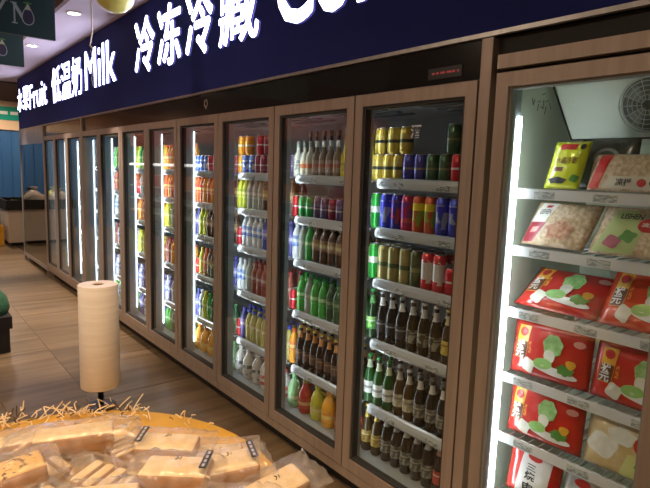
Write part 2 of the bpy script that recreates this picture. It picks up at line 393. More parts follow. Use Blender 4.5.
# ================================================================== DRINKS
def W(*p): return list(p)
SHAPES = {}
def shape(name, **parts):
    RS = .92
    SHAPES[name] = {k: autosmooth(MB().lathe([(r * RS, z) for r, z in p], 14).mesh(name + '_' + k), 50) for k, p in parts.items()}
shape('can', body=[(.024, 0), (.031, .008), (.0325, .014), (.0325, .104), (.027, .116)], lid=[(.027, .116), (.028, .119), (.026, .1195), (.025, .1175)], label=[(.0329, .030), (.0329, .088)])
shape('tallcan', body=[(.024, 0), (.031, .008), (.0325, .014), (.0325, .150), (.026, .163)], lid=[(.026, .163), (.0275, .166), (.0255, .1665), (.0245, .1645)], label=[(.0329, .035), (.0329, .135)])
shape('beer', body=[(.028, 0), (.0305, .005), (.0305, .125), (.027, .145), (.0155, .175), (.0125, .195), (.0120, .222), (.0135, .225), (.0135, .230)],
      cap=[(.0155, .227), (.0150, .236), (.012, .239)], label=[(.0309, .045), (.0309, .105)], neck_label=[(.0185, .1715), (.0150, .181), (.0131, .196), (.0127, .210)])
shape('spirit', body=[(.026, 0), (.029, .005), (.029, .105), (.024, .122), (.0125, .138), (.011, .165)],
      cap=[(.0128, .160), (.0128, .190), (.011, .193)], label=[(.0294, .030), (.0294, .090)])
shape('liqueur', body=[(.027, 0), (.030, .005), (.030, .110), (.018, .140), (.0115, .165), (.0105, .225)], cap=[(.013, .222), (.013, .250), (.011, .252)], label=[(.0304, .035), (.0304, .090)])
shape('pet', body=[(.026, 0), (.031, .008), (.031, .060), (.029, .075), (.031, .09), (.031, .135), (.022, .165), (.0125, .180), (.0125, .188)],
      cap=[(.0150, .186), (.0150, .203), (.013, .205)], label=[(.0315, .072), (.0315, .133)])
shape('jug', body=[(.040, 0), (.046, .010), (.047, .09), (.044, .12), (.026, .155), (.018, .165), (.018, .178)], cap=[(.021, .175), (.021, .197), (.018, .199)], label=[(.0475, .028), (.0470, .092)])
hm = MB().tube([(-.044, 0, .115), (-.062, 0, .13), (-.060, 0, .155), (-.040, 0, .165), (-.018, 0, .160)], .006, 6).mesh('jug_handle', smooth=True); SHAPES['jug']['handle'] = hm
HGT = dict(can=.12, tallcan=.167, beer=.24, spirit=.195, liqueur=.255, pet=.206, jug=.2)
RAD = dict(can=.033, tallcan=.033, beer=.031, spirit=.0295, liqueur=.031, pet=.0315, jug=.05)
alu = pmat('can_lid', (.6, .6, .6), .3, .9)
def bod(n, c, rough=.12, trans=0., metal=0.): return pmat('body_' + n, c, rough, metal, coat=.3, trans=trans)
K = {}
def kind(code, shp, look, cat, body, cap=None, label=None, neck=None):
    K[code] = (shp, look, cat, dict(body=body, cap=cap or body, lid=alu, label=label, neck_label=neck, handle=body))
def canbody(n, c): return pmat('canpaint_' + n, c, .28, .35)
def ckind(code, shp, look, c1, c2, c3, band=(.62, .75), sc=3.):
    kind(code, shp, look, 'can', canbody(code, c1), None, art('canart_' + code, c1, c2, c3, .28, .35, sc, band))
ckind('gy', 'can', 'gold beer can', (.60, .45, .08), (.66, .54, .16), (.05, .06, .05), (.35, .6))
ckind('bv', 'can', 'violet blue can', (.06, .06, .32), (.10, .09, .40), (.35, .3, .2), (.4, .55))
ckind('dg', 'can', 'dark green can', (.05, .12, .06), (.10, .17, .10), (.30, .28, .16), (.4, .55))
ckind('rd', 'can', 'red soft drink can', (.55, .02, .03), (.62, .03, .05), (.75, .7, .7), (.45, .6))
ckind('gr', 'tallcan', 'bright green beer can', (.03, .35, .05), (.04, .45, .08), (.8, .85, .75), (.4, .7))
ckind('bs', 'tallcan', 'blue and silver energy can', (.04, .06, .52), (.35, .38, .55), (.05, .05, .6), (.7, .95), 2.4)
ckind('br', 'tallcan', 'blue and red energy can', (.05, .05, .42), (.5, .05, .12), (.06, .06, .5), (.68, .97), 2.6)
ckind('rv', 'tallcan', 'crimson and violet can', (.5, .03, .12), (.22, .05, .35), (.65, .1, .1), (.1, .3), 2.6)
ckind('yr', 'tallcan', 'yellow topped red can', (.55, .10, .04), (.25, .4, .05), (.85, .70, .05), (.68, 1.), 2.6)
ckind('ol', 'tallcan', 'olive gold beer can', (.42, .36, .14), (.46, .40, .18), (.12, .16, .08), (.35, .55))
ckind('og', 'tallcan', 'dark olive beer can', (.10, .12, .05), (.15, .16, .08), (.30, .30, .16), (.35, .55))
ckind('rw', 'tallcan', 'white and red beer can', (.72, .06, .07), (.80, .76, .74), (.75, .72, .7), (.15, .9), 2.)
ckind('or', 'can', 'orange soft drink can', (.85, .35, .03), (.9, .5, .05), (.9, .85, .7), (.4, .6))
ckind('bw', 'can', 'blue and white can', (.10, .2, .6), (.75, .78, .85), (.1, .15, .6), (.6, .8), 2.5)
ckind('mr', 'can', 'maroon can', (.25, .03, .06), (.32, .05, .10), (.6, .5, .4), (.4, .55))
ckind('gn', 'can', 'green soft drink can', (.03, .32, .08), (.05, .4, .1), (.85, .9, .8), (.4, .6))
ckind('pu', 'can', 'dark purple can', (.10, .06, .16), (.16, .1, .22), (.45, .4, .45), (.4, .55))
def bkind(code, look, c, cap, lab, neck):
    kind(code, 'beer', look, 'bottle', bod(code, c), cap, lab, neck)
wl = art('paper_white', (.72, .74, .72), (.60, .62, .60), (.25, .25, .25), .6, 0, 5, (.4, .6))
silver = pmat('foil_silver', (.62, .63, .62), .35, .5); goldf = pmat('foil_gold', (.65, .48, .10), .35, .4)
bkind('xk', 'black beer bottle, white neck label', (.006, .006, .008), silver, art('lab_dark', (.02, .02, .025), (.04, .04, .05), (.3, .3, .32), .5, 0, 4), pmat('neck_white', (.78, .80, .80), .5))
bkind('xb', 'brown beer bottle, silver neck foil', (.035, .025, .010), silver, art('lab_round', (.05, .04, .02), (.30, .30, .26), (.05, .05, .03), .5, 0, 2.2), silver)
bkind('xg', 'green beer bottle, white label', (.015, .09, .02), pmat('cap_green', (.03, .3, .06), .4), wl, pmat('neck_pale', (.6, .66, .5), .5))
bkind('xc', 'green beer bottle, bright green emblem', (.01, .05, .015), pmat('cap_green2', (.05, .4, .08), .4), art('lab_gc', (.05, .35, .05), (.35, .65, .2), (.8, .9, .7), .5, 0, 3), pmat('neck_g', (.1, .35, .1), .5))
bkind('xa', 'amber beer bottle, cream label', (.06, .035, .010), silver, art('lab_cream', (.55, .50, .38), (.35, .32, .24), (.15, .13, .1), .6, 0, 4), pmat('neck_cream', (.45, .43, .36), .5))
bkind('xo', 'brown beer bottle, gold neck foil', (.05, .03, .008), goldf, art('lab_gold', (.5, .38, .10), (.3, .2, .06), (.7, .6, .3), .5, 0, 4), goldf)
bkind('xd', 'dark beer bottle, pale neck label', (.02, .016, .010), pmat('cap_dk', (.08, .08, .08), .4), art('lab_dim', (.28, .28, .26), (.10, .10, .09), (.4, .38, .3), .6, 0, 4), pmat('neck_grey', (.55, .55, .52), .5))
bkind('xr', 'dark beer bottle, red label', (.02, .012, .010), pmat('cap_red', (.5, .03, .03), .4), art('lab_red', (.55, .05, .03), (.4, .04, .03), (.7, .6, .4), .5, 0, 4), pmat('neck_red', (.5, .25, .2), .5))
bkind('xy', 'brown beer bottle, yellow label', (.05, .03, .008), goldf, art('lab_yel', (.62, .50, .12), (.5, .38, .06), (.3, .1, .05), .5, 0, 4), pmat('neck_y', (.5, .45, .25), .5))
bkind('xn', 'dark brown bottle, orange neck label', (.018, .010, .008), goldf, art('lab_n', (.08, .05, .04), (.14, .08, .06), (.3, .2, .1), .5, 0, 4), pmat('neck_or', (.55, .25, .08), .5))
bkind('xw', 'pale green glass bottle', (.20, .28, .16), silver, art('lab_w', (.45, .5, .4), (.3, .36, .26), (.6, .6, .5), .5, 0, 4), pmat('neck_w', (.5, .55, .45), .5))
kind('sw', 'spirit', 'milky white bottle with picture label', 'bottle', bod('sw', (.68, .66, .58)), pmat('cap_w', (.3, .35, .3), .5), art('lab_pic', (.70, .70, .60), (.25, .28, .30), (.72, .66, .4), .5, 0, 4))
kind('sr', 'spirit', 'white bottle with orange band', 'bottle', bod('sr', (.70, .68, .55)), pmat('cap_w', (.3, .35, .3), .5), art('lab_ob', (.75, .70, .55), (.7, .6, .4), (.7, .2, .06), .5, 0, 4, (.3, .65)))
kind('sc', 'spirit', 'small brown spirit bottle, steel cap', 'bottle', bod('sc', (.20, .15, .10), .08), silver, art('lab_s', (.30, .18, .10), (.36, .30, .24), (.4, .12, .06), .5, 0, 4, (.4, .7)))
kind('ly', 'liqueur', 'tall yellow liqueur bottle', 'bottle', bod('ly', (.62, .50, .05)), silver, art('lab_ly', (.55, .45, .06), (.4, .32, .05), (.2, .15, .05), .5, 0, 4))
kind('lr', 'liqueur', 'tall dark liqueur bottle, red label', 'bottle', bod('lr', (.05, .035, .03)), pmat('cap_br', (.2, .12, .06), .5), art('lab_lr', (.35, .08, .05), (.2, .12, .1), (.5, .3, .2), .5, 0, 4))
def pk(code, look, c, cap, l1, l2, l3, shp='pet', cat='bottle'):
    kind(code, shp, look, cat, bod(code, c, .2), pmat('cap_' + code, cap, .4), art('lab_' + code, l1, l2, l3, .4, 0, 3.2, (.35, .65)))
pk('pg', 'bright green plastic bottle', (.05, .42, .06), (.04, .4, .06), (.08, .5, .1), (.05, .35, .06), (.5, .75, .4))
pk('pd', 'dark green plastic bottle', (.02, .09, .03), (.05, .2, .06), (.04, .14, .05), (.03, .10, .04), (.2, .3, .15))
pk('po', 'orange juice bottle', (.85, .36, .03), (.8, .15, .03), (.85, .4, .04), (.75, .2, .03), (.9, .7, .3))
pk('pr', 'orange red tea bottle', (.62, .14, .03), (.7, .08, .03), (.75, .2, .04), (.6, .06, .03), (.85, .6, .2))
pk('py', 'yellow green juice bottle', (.62, .66, .05), (.7, .6, .05), (.7, .7, .08), (.45, .55, .06), (.85, .85, .3))
pk('pw', 'white bottle with blue label', (.70, .72, .74), (.7, .72, .75), (.10, .2, .6), (.3, .4, .7), (.75, .78, .85))
pk('pc', 'pale grey drink bottle', (.38, .40, .36), (.3, .32, .3), (.42, .44, .38), (.3, .33, .28), (.55, .55, .5))
pk('pb', 'olive yellow bottle with blue cap', (.50, .48, .16), (.04, .07, .55), (.55, .52, .22), (.45, .40, .12), (.7, .65, .4))
pk('pm', 'reddish brown drink bottle', (.30, .07, .05), (.4, .06, .05), (.35, .1, .08), (.28, .06, .05), (.5, .35, .3))
pk('pk', 'dark brown tea bottle', (.10, .05, .03), (.3, .15, .05), (.2, .1, .05), (.3, .2, .08), (.5, .4, .2))
pk('pv', 'blue purple drink bottle', (.08, .08, .35), (.1, .1, .5), (.1, .12, .5), (.25, .2, .5), (.6, .6, .8))
pk('jw', 'white milk jug with dark print', (.60, .58, .55), (.62, .6, .6), (.55, .54, .52), (.12, .12, .13), (.6, .58, .55), 'jug', 'jug')
pk('jr', 'white jug with red label', (.60, .58, .56), (.5, .05, .05), (.55, .08, .07), (.6, .3, .25), (.6, .55, .5), 'jug', 'jug')
pk('jo', 'orange juice jug', (.82, .40, .04), (.8, .3, .03), (.85, .45, .06), (.75, .3, .04), (.8, .6, .2), 'jug', 'jug')
pk('jy', 'yellow green juice jug', (.55, .55, .06), (.6, .6, .06), (.6, .56, .1), (.45, .45, .06), (.65, .6, .3), 'jug', 'jug')
pk('jd', 'crimson juice jug', (.42, .04, .03), (.4, .3, .05), (.5, .08, .05), (.4, .04, .03), (.6, .4, .2), 'jug', 'jug')
pk('jg', 'pale green juice jug', (.25, .45, .22), (.2, .5, .2), (.3, .5, .28), (.2, .4, .16), (.5, .6, .4), 'jug', 'jug')
ONES = ['', 'first', 'second', 'third', 'fourth', 'fifth', 'sixth', 'seventh', 'eighth', 'ninth']
TENS = ['', '', 'twenty', 'thirty']
ORD = ['first', 'second', 'third', 'fourth', 'fifth', 'sixth', 'seventh', 'eighth', 'ninth', 'tenth', 'eleventh', 'twelfth', 'thirteenth', 'fourteenth', 'fifteenth', 'sixteenth', 'seventeenth', 'eighteenth', 'nineteenth', 'twentieth']
ORD += ['twenty-' + q for q in ONES[1:]] + ['thirtieth'] + ['thirty-' + q for q in ONES[1:]]
SHN = ['top shelf', 'second shelf', 'third shelf', 'fourth shelf', 'fifth shelf', 'cooler floor']
DN = ['door beside freezer', 'second door from freezer', 'third door from freezer', 'fourth door from freezer', 'fifth door from freezer', 'sixth door from freezer', 'seventh door from freezer', 'eighth door from freezer']
PLAIN = dict(can='drink_can', bottle='drink_bottle', jug='drink_jug')
def item(code, x, y, z, where, group, rz):
    shp, look, cat, mats = K[code]
    nm = {'beer': 'beer_bottle', 'spirit': 'spirit_bottle', 'liqueur': 'liqueur_bottle', 'pet': 'plastic_bottle', 'jug': 'juice_jug', 'can': 'drink_can', 'tallcan': 'tall_can'}[shp]
    root = put(nm, SHAPES[shp]['body'], mats['body'], None, (x, y, z)); root.rotation_euler = (0, 0, rz)
    for p, me in SHAPES[shp].items():
        if p == 'body' or mats.get(p) is None: continue
        put(p, me, mats[p], root)
    tag(root, look + ', ' + where, cat, group)
def shelf_row(door, lvl, codes, x=1.80, row='', z0=None, lo=None, hi=None):
    a, b = YB[door], YB[door + 1]; z = (SHZ + [DECK + .003])[lvl] if z0 is None else z0
    codes = codes.split(); n = len(codes)
    hi = (b + .055 if door < 7 else b - .06) if hi is None else hi + .055; lo = (a + .05 if door else a + .035) if lo is None else lo + .055
    m_ = sum(2 * .92 * RAD[K[c][0]] for c in codes) / n; n2 = max(n, int((hi - lo) / (m_ + .003)))
    codes = codes + [codes[-1]] * (n2 - n); n = n2
    tot = sum(2 * .92 * RAD[K[c][0]] for c in codes); gap = max(.001, (hi - lo - tot) / max(n, 1)); y = hi
    for k, c in enumerate(codes):
        r = .92 * RAD[K[c][0]]; y -= r + gap / 2
        item(c, x + random.uniform(-.004, .004), y, z, '%s%s from left, %s, %s' % (row, ORD[k] if k < len(ORD) else 'last', SHN[lvl], DN[door]),
             'drinks on the %s, %s' % (SHN[lvl], DN[door]), random.uniform(-.5, .5) if K[c][0] != 'jug' else random.uniform(1.2, 2.6))
        y -= r + gap / 2
X2 = 1.874
# door beside the freezer
shelf_row(0, 0, 'gy gy gy bv bv dg dg rd'); shelf_row(0, 0, 'gy gy gy', row='upper tier ', z0=SHZ[0] + .1205, lo=1.575)
shelf_row(0, 0, 'dg dg rd', row='upper tier right end ', z0=SHZ[0] + .1205, hi=1.395)
shelf_row(0, 1, 'gr bs br rv yr yr bs bs'); shelf_row(0, 2, 'gr ol ol ol og rw rw rd')
shelf_row(0, 3, 'xc xk xk xk xb xb xb xy'); shelf_row(0, 4, 'xg xg xg xa xa xd xd xd'); shelf_row(0, 5, 'xo xo xd xd xd xd xd xr')
for lv, cs in ((1, 'br bs rv rv yr bs bs br'), (2, 'ol ol ol og og rw rw rw'), (3, 'xk xk xk xb xb xb xb xy'), (4, 'xg xg xa xa xd xd xd xd'), (5, 'xo xy xd xd xd xd xr xr')):
    shelf_row(0, lv, cs, X2, 'second-row ')
# second door
shelf_row(1, 0, 'sw sr sr sc sc sc sc ly'); shelf_row(1, 1, 'rd gn gn pu pu mr pu pu'); shelf_row(1, 2, 'pw pc pg pk pk pk pk pk')
shelf_row(1, 3, 'rd pg pc pg pg pd pd pd'); shelf_row(1, 4, 'po xn xn xn xn xn xn xn'); shelf_row(1, 5, 'jg jd jy jo jd')
for lv, cs in ((0, 'lr lr lr lr lr lr lr ly'), (1, 'rd gn pu pu pu mr pu pu'), (2, 'pc pc pk pk pk pk pk pk'), (3, 'pg pg pg pg pd pd pd pd'), (4, 'xn xn xn xn xn xn xn xn')):
    shelf_row(1, lv, cs, X2, 'second-row ')
# third door
shelf_row(2, 0, 'or bw bw mr mr mr pu pu'); shelf_row(2, 0, 'or or', row='upper tier ', z0=SHZ[0] + .1205, lo=2.905); shelf_row(2, 0, 'rd mr mr', row='upper tier middle ', z0=SHZ[0] + .1205, hi=2.85, lo=2.63)
shelf_row(2, 1, 'py py pc pc pc pk pk pk'); shelf_row(2, 2, 'rd pw pw pw pw pv pv pv'); shelf_row(2, 3, 'pw pw pc pm pm pm pm pm')
shelf_row(2, 4, 'rd pv pb pb pb pb pb pb'); shelf_row(2, 5, 'jw jw jw jr jr')
for lv, cs in ((1, 'py py py pc pc pk pk pk'), (2, 'pw pw pw pw pv pv pv pv'), (3, 'pc pc pm pm pm pm pm pm'), (4, 'pv pb pb pb pb pb pb pb')):
    shelf_row(2, lv, cs, X2, 'second-row ')
# the five door cooler
shelf_row(3, 0, 'bw bw bw rd rw rd mr'.replace('rw', 'rd')); shelf_row(3, 1, 'pr pr po pr po pk pk'); shelf_row(3, 2, 'pv py py pk pk pk pk'); shelf_row(3, 3, 'rd py pr pk pk pv pv')
shelf_row(3, 4, 'pv pw py pg pd pd pd'); shelf_row(3, 5, 'jo jo jo jg jg')
shelf_row(4, 0, 'or po po po po po po'.replace('or ', '')); shelf_row(4, 1, 'pr po pr po pr pr po'); shelf_row(4, 2, 'py py pc pc pc pc pk'); shelf_row(4, 3, 'pm pm po po po po po')
shelf_row(4, 4, 'pw pv pc pv pd pd pd'); shelf_row(4, 5, 'pg pg pd pd pg pg pd')
shelf_row(5, 0, 'py pg py py pg py'); shelf_row(5, 1, 'rd pc pc pk pc pc pk'); shelf_row(5, 2, 'po po po po py po po'); shelf_row(5, 3, 'py py py py py py py')
shelf_row(5, 4, 'pw pv pv pw pv pv'); shelf_row(5, 5, 'pv pv pw pw pv pv')
shelf_row(6, 0, 'pg py pg py pg py'); shelf_row(6, 1, 'pr pr pw pr pr pr'); shelf_row(6, 2, 'pw pw pm pw pw pm'); shelf_row(6, 3, 'pm pw pm pm pw pw')
shelf_row(6, 4, 'pw pw pv pw pw pv'); shelf_row(6, 5, 'pg pw pg pg pw pg')
shelf_row(7, 0, 'pw py pw pw pg pw'); shelf_row(7, 1, 'pw pr pw pr pw pw'); shelf_row(7, 2, 'pw pw pc pw pw pc'); shelf_row(7, 3, 'pw pc pw pw pw pc')
shelf_row(7, 4, 'pw pw pv pw pw pv'); shelf_row(7, 5, 'pg pw pg pw pw pg')

# ================================================================== FREEZER
fz = empty('upright_freezer', (1.95, .5, 0)); tag(fz, 'bronze framed glass door freezer full of food bags at right', 'freezer'); g = tuple(fz.location)
FA, FB, FM = -.06, 1.176, .503
FS = [1.511, 1.309, 1.086, .842, .611, .375]
MB().box(D + .06, 2.36, FA, FB, 0, .13).build('plinth', M_BLACK, fz, g)
MB().box(D + .03, 2.36, FA, FB, .13, .17).build('floor_deck', M_FINNER, fz, g)
MB().box(2.30, 2.36, FA, 1.12, .17, 1.93).build('back_panel', M_FINNER, fz, g)
MB().box(D + .03, 2.36, 1.095, 1.125, .17, 1.93).build('side_panel', M_FINNER, fz, g)
MB().box(D + .03, 2.36, FA, FA + .03, .17, 1.93).build('side_panel', M_FINNER, fz, g)
MB().box(D + .03, 2.36, FA, 1.125, 1.885, 1.93).build('roof_liner', M_FINNER, fz, g)
MB().box(D + .02, D + .07, FA, FB, 1.88, 2.018).build('header_panel', M_BLACK, fz, g)
MB().box(D - .014, D + .06, 1.130, 1.174, 0, 2.015).build('side_post', M_BRONZE, fz, g)
MB().box(D - .014, D + .02, FA, 1.108, 1.907, 1.952).build('top_rail', M_BRONZE, fz, g)
MB().box(D - .01, D + .03, FA, 1.13, .10, .145).build('bottom_rail', M_BRONZE, fz, g)
for a, b in ((FM + .003, 1.106), (FA, FM - .003)):
    st = .046; d = MB()
    d.box(D - .014, D + .026, a, a + st, .15, 1.893); d.box(D - .014, D + .026, b - st, b, .15, 1.893)
    d.box(D - .014, D + .026, a + st, b - st, 1.846, 1.893); d.box(D - .014, D + .026, a + st, b - st, .15, .2)
    do = d.build('door', M_BRONZE, fz, g)
    gk = MB(); k = .008
    gk.box(D - .002, D + .03, a + st, a + st + k, .2, 1.846); gk.box(D - .002, D + .03, b - st - k, b - st, .2, 1.846)
    gk.box(D - .002, D + .03, a + st + k, b - st - k, 1.838, 1.846); gk.box(D - .002, D + .03, a + st + k, b - st - k, .2, .208)
    gk.build('gasket', pmat('gasket_grey', (.25, .26, .24), .6), do, g)
    MB().box(D + .006, D + .012, a + st + k, b - st - k, .208, 1.838).build('glass', M_GLASS, do, g)
MB().box(D + .03, 1.70, FM - .03, FM + .015, .17, 1.885).build('mullion', M_MULL, fz, g)
ml = MB().box(D + .03, 1.715, 1.07, 1.095, .17, 1.885).build('mullion', M_MULL, fz, g)
MB().box(1.699, 1.711, 1.060, 1.07, .34, 1.755).build('led_strip', M_LED, ml, g)
for z in FS:
    s = MB()
    for q in range(30):
        yy = 1.06 - q * .037; s.box(1.721, 2.25, yy - .002, yy + .002, z - .008, z - .003)
    for xq in (1.74, 2.0, 2.24): s.box(xq - .003, xq + .003, FA + .04, 1.07, z - .016, z - .008)
    sh = s.build('shelf', M_WIRE, fz, g)
    MB().box(1.717, 1.721, FA + .04, 1.058, z - .034, z + .001).build('price_rail', M_WHITE, sh, g)
    for q in range(3):
        yc = .98 - q * .2 - .02 * (int(z * 100) % 3)
        MB().box(1.7155, 1.717, yc - .036, yc + .036, z - .03, z - .007).build('price_tag', noisy('freezer_tag', (.30, .33, .32), (.62, .64, .62), (70, 70, 260), .6, lo=.45, hi=.55), sh, g)
# evaporator box with fan grille
ev = MB(); a, b = .15, 1.075
v = [(1.93, b, 1.884), (1.985, 1.018, 1.695), (2.29, 1.018, 1.695), (2.29, b, 1.884)]
v += [(x, a, z) for x, y, z in v]
ev.add(v, [(0, 1, 2, 3), (7, 6, 5, 4), (0, 4, 5, 1), (1, 5, 6, 2), (2, 6, 7, 3), (3, 7, 4, 0)])
evo = ev.build('evaporator_cover', pmat('evap_white', (.70, .74, .63), .4), fz, g)
ed = MB(); ed.tube([(1.928, b + .002, 1.884), (1.983, 1.02, 1.693)], .0035, 6); ed.build('cover_edge', M_BLACK, evo, g)
ed = MB(); ed.tube([(1.983, 1.02, 1.693), (1.983, .15, 1.693)], .0035, 6); ed.build('cover_edge', M_BLACK, evo, g)
nrm = Vector((-.189, 0, -.055)).normalized(); upv = Vector((-.055, 0, .189)).normalized(); fc = Vector((1.9535, .755, 1.80)) + nrm * .012
gr = MB()
for rr in (.018, .033, .048, .063, .078, .090):
    pts = [fc + (Vector((0, 1, 0)) * math.cos(t) + upv * math.sin(t)) * rr for t in [2 * PI * q / 28 for q in range(29)]]
    gr.tube(pts, .0017 if rr < .09 else .0028, 5)
for q in range(14):
    t = 2 * PI * q / 14; dv = Vector((0, 1, 0)) * math.cos(t) + upv * math.sin(t); gr.tube([fc + dv * .016 + nrm * .002, fc + dv * .09 - nrm * .004], .0015, 5)
gro = gr.build('fan_grille', pmat('grille_chrome', (.7, .7, .66), .3, .5), evo, g, smooth=True)
hb = MB()
ring = [fc - nrm * .0105 + (Vector((0, 1, 0)) * math.cos(t) + upv * math.sin(t)) * .086 for t in [2 * PI * q / 28 for q in range(28)]]
hb.add([tuple(p) for p in ring] + [tuple(p - nrm * .004) for p in ring], [tuple(range(28)), tuple(reversed(range(28, 56)))] + [(q, (q + 1) % 28, (q + 1) % 28 + 28, q + 28) for q in range(28)])
hb.build('fan_opening', pmat('fan_dark', (.16, .19, .15), .5), evo, g)
fb = MB()
for q in range(4):
    t = q * PI / 2 + .4; d1 = Vector((0, 1, 0)) * math.cos(t) + upv * math.sin(t); d2 = Vector((0, 1, 0)) * math.cos(t + .7) + upv * math.sin(t + .7)
    p = fc - nrm * .006; qv = [p + d1 * .015, p + d1 * .078 + nrm * .003, p + d2 * .074 - nrm * .003, p + d2 * .015]
    fb.add([tuple(x) for x in qv] + [tuple(x - nrm * .001) for x in qv], [(0, 1, 2, 3), (7, 6, 5, 4), (0, 4, 5, 1), (1, 5, 6, 2), (2, 6, 7, 3), (3, 7, 4, 0)])
fb.build('fan_blade', pmat('blade', (.35, .38, .33), .4), evo, g)
# small dark illegible strokes on the inner glass of the freezer door
mk = MB(); random.seed(3)
fd = [o for o in fz.children if o.name.startswith('door')][0]
for (y, z, dy, dz) in ((.985, 1.805, -.004, -.02), (.975, 1.80, .006, -.018), (.965, 1.79, -.010, .004), (.962, 1.785, .002, -.022), (.955, 1.775, -.010, -.004), (.945, 1.795, .001, -.028), (.938, 1.79, -.012, .003), (.935, 1.775, .004, -.025), (.925, 1.785, -.006, -.02), (.951, 1.812, -.012, .004)):
    mk.tube([(D + .0125, y, z), (D + .0125, y + dy, z + dz)], .0011, 5)
mk.build('stroke_mark', pmat('dark_stroke', (.12, .13, .12), .6), fd, g)

# ------------------------------------------------------------------ food bags
def surf(u, vv, t, seed):
    e = max(0., (1 - abs(2 * u - 1) ** 3.2)) * max(0., (1 - abs(2 * vv - 1) ** 3.2))
    n = noise.noise(Vector((u * 5 + seed * 7.3, vv * 5, seed))) * .18 + noise.noise(Vector((u * 12, vv * 11 + seed, seed * 3))) * .08
    return t * .5 * (e ** .55) * (1 + n)
def food_bag(label, cat, w, h, t, loc, mat, lean=.15, tilt=0., yaw=0., prints=(), texts=(), seed=1, name='food_bag', group='food bags in the freezer', shear=0.):
    r = empty(name, loc, (-lean, tilt, -PI / 2 + yaw)); tag(r, label, cat, group)
    nu, nv = 16, 14; v = []; f = []
    def pt(u, q, side, off=0.): return ((u - .5) * w + shear * q * h, side * surf(u, q, t, seed) + side * off, q * h)
    for side in (-1, 1):
        for j in range(nv + 1):
            for i in range(nu + 1): v.append(pt(i / nu, j / nv, side))
    n1 = (nu + 1) * (nv + 1)
    for s in (0, 1):
        for j in range(nv):
            for i in range(nu):
                a = s * n1 + j * (nu + 1) + i; q = (a, a + 1, a + nu + 2, a + nu + 1); f.append(q if s == 0 else tuple(reversed(q)))
    m = MB(); m.add(v, f); me = bpy.data.meshes.new('bag'); me.from_pydata(m.v, [], m.f)
    bm = bmesh.new(); bm.from_mesh(me); bmesh.ops.remove_doubles(bm, verts=bm.verts[:], dist=.0004); bmesh.ops.recalc_face_normals(bm, faces=bm.faces[:]); bm.to_mesh(me); bm.free()
    for p in me.polygons: p.use_smooth = True
    put('pouch', me, mat, r)
    for k, (pname, poly, pm) in enumerate(prints):
        cx = sum(p[0] for p in poly) / len(poly); cy = sum(p[1] for p in poly) / len(poly); off = .0012 + .0006 * k
        vv = [pt(cx, cy, -1, off)]; ff = []; L = len(poly); R = 5
        dense = []
        for i in range(L):
            (x0, y0), (x1, y1) = poly[i], poly[(i + 1) % L]
            ns = max(1, int(math.hypot(x1 - x0, y1 - y0) / .07)) if L < 10 else 1
            for q in range(ns): dense.append((x0 + (x1 - x0) * q / ns, y0 + (y1 - y0) * q / ns))
        n = len(dense)
        for rr in range(1, R + 1):
            for x, y in dense: vv.append(pt(cx + (x - cx) * rr / R, cy + (y - cy) * rr / R, -1, off))
        for i in range(n):
            i2 = (i + 1) % n; ff.append((0, 1 + i, 1 + i2))
            for rr in range(R - 1): ff.append((1 + rr * n + i, 1 + (rr + 1) * n + i, 1 + (rr + 1) * n + i2, 1 + rr * n + i2))
        me = MB().add(vv, ff).mesh(pname, smooth=True); put(pname, me, pm, r)
    for k, (body, u0, u1, v0, v1, tm) in enumerate(texts):
        me = text_mesh(body, .02, 0, 1); b = bbox(me); off = .0012 + .0006 * (len(prints) + 1)
        for q in me.vertices:
            q.co = pt(u0 + (q.co.x - b[0]) / (b[1] - b[0]) * (u1 - u0), v0 + (q.co.y - b[2]) / (b[3] - b[2]) * (v1 - v0), -1, off)
        me.materials.clear(); put('lettering', me, tm, r)
    return r
def ell(cx, cy, rx, ry, n=18, a=0.): return [(cx + rx * math.cos(2 * PI * k / n) * math.cos(a) - ry * math.sin(2 * PI * k / n) * math.sin(a), cy + rx * math.cos(2 * PI * k / n) * math.sin(a) + ry * math.sin(2 * PI * k / n) * math.cos(a)) for k in range(n)]
def blob(cx, cy, rx, ry, n=18, w=.15, k=5, ph=0): return [(cx + rx * math.cos(2 * PI * q / n) * (1 + w * math.sin(k * 2 * PI * q / n + ph)), cy + ry * math.sin(2 * PI * q / n) * (1 + w * math.sin(k * 2 * PI * q / n + ph))) for q in range(n)]
P_RED = pmat('bag_red', (.58, .028, .022), .22, coat=.6); P_ORED = pmat('bag_orange_red', (.66, .06, .02), .2, coat=.6)
P_YG = pmat('bag_lime', (.62, .66, .03), .22, coat=.6); P_BLK = noisy('bag_black', (.03, .035, .03), (.09, .09, .07), (30, 30, 30), .25, coat=.5)
I_YEL = pmat('ink_amber', (.80, .42, .04), .3); I_BRN = pmat('ink_brown', (.16, .05, .02), .3); I_GRN = noisy('ink_cabbage', (.20, .45, .12), (.42, .66, .28), (60, 60, 60), .3)
I_LG = pmat('ink_leaf', (.30, .58, .16), .3); I_WHT = pmat('ink_white', (.82, .80, .76), .3); I_RED = pmat('ink_red', (.55, .03, .03), .3); I_BLK = pmat('ink_black', (.03, .03, .03), .4)
I_PAL = noisy('ink_dumpling', (.72, .70, .58), (.82, .80, .70), (40, 40, 40), .35); I_PINK = pmat('ink_pink', (.80, .35, .30), .3); I_DG = pmat('ink_dark_green', (.10, .30, .06), .3)
NOOD = noisy('ink_noodles', (.50, .33, .18), (.76, .60, .42), (70, 70, 70), .3, detail=5, lo=.38, hi=.62); MEAT = noisy('ink_meat', (.40, .14, .08), (.72, .45, .30), (70, 70, 70), .3, detail=6)
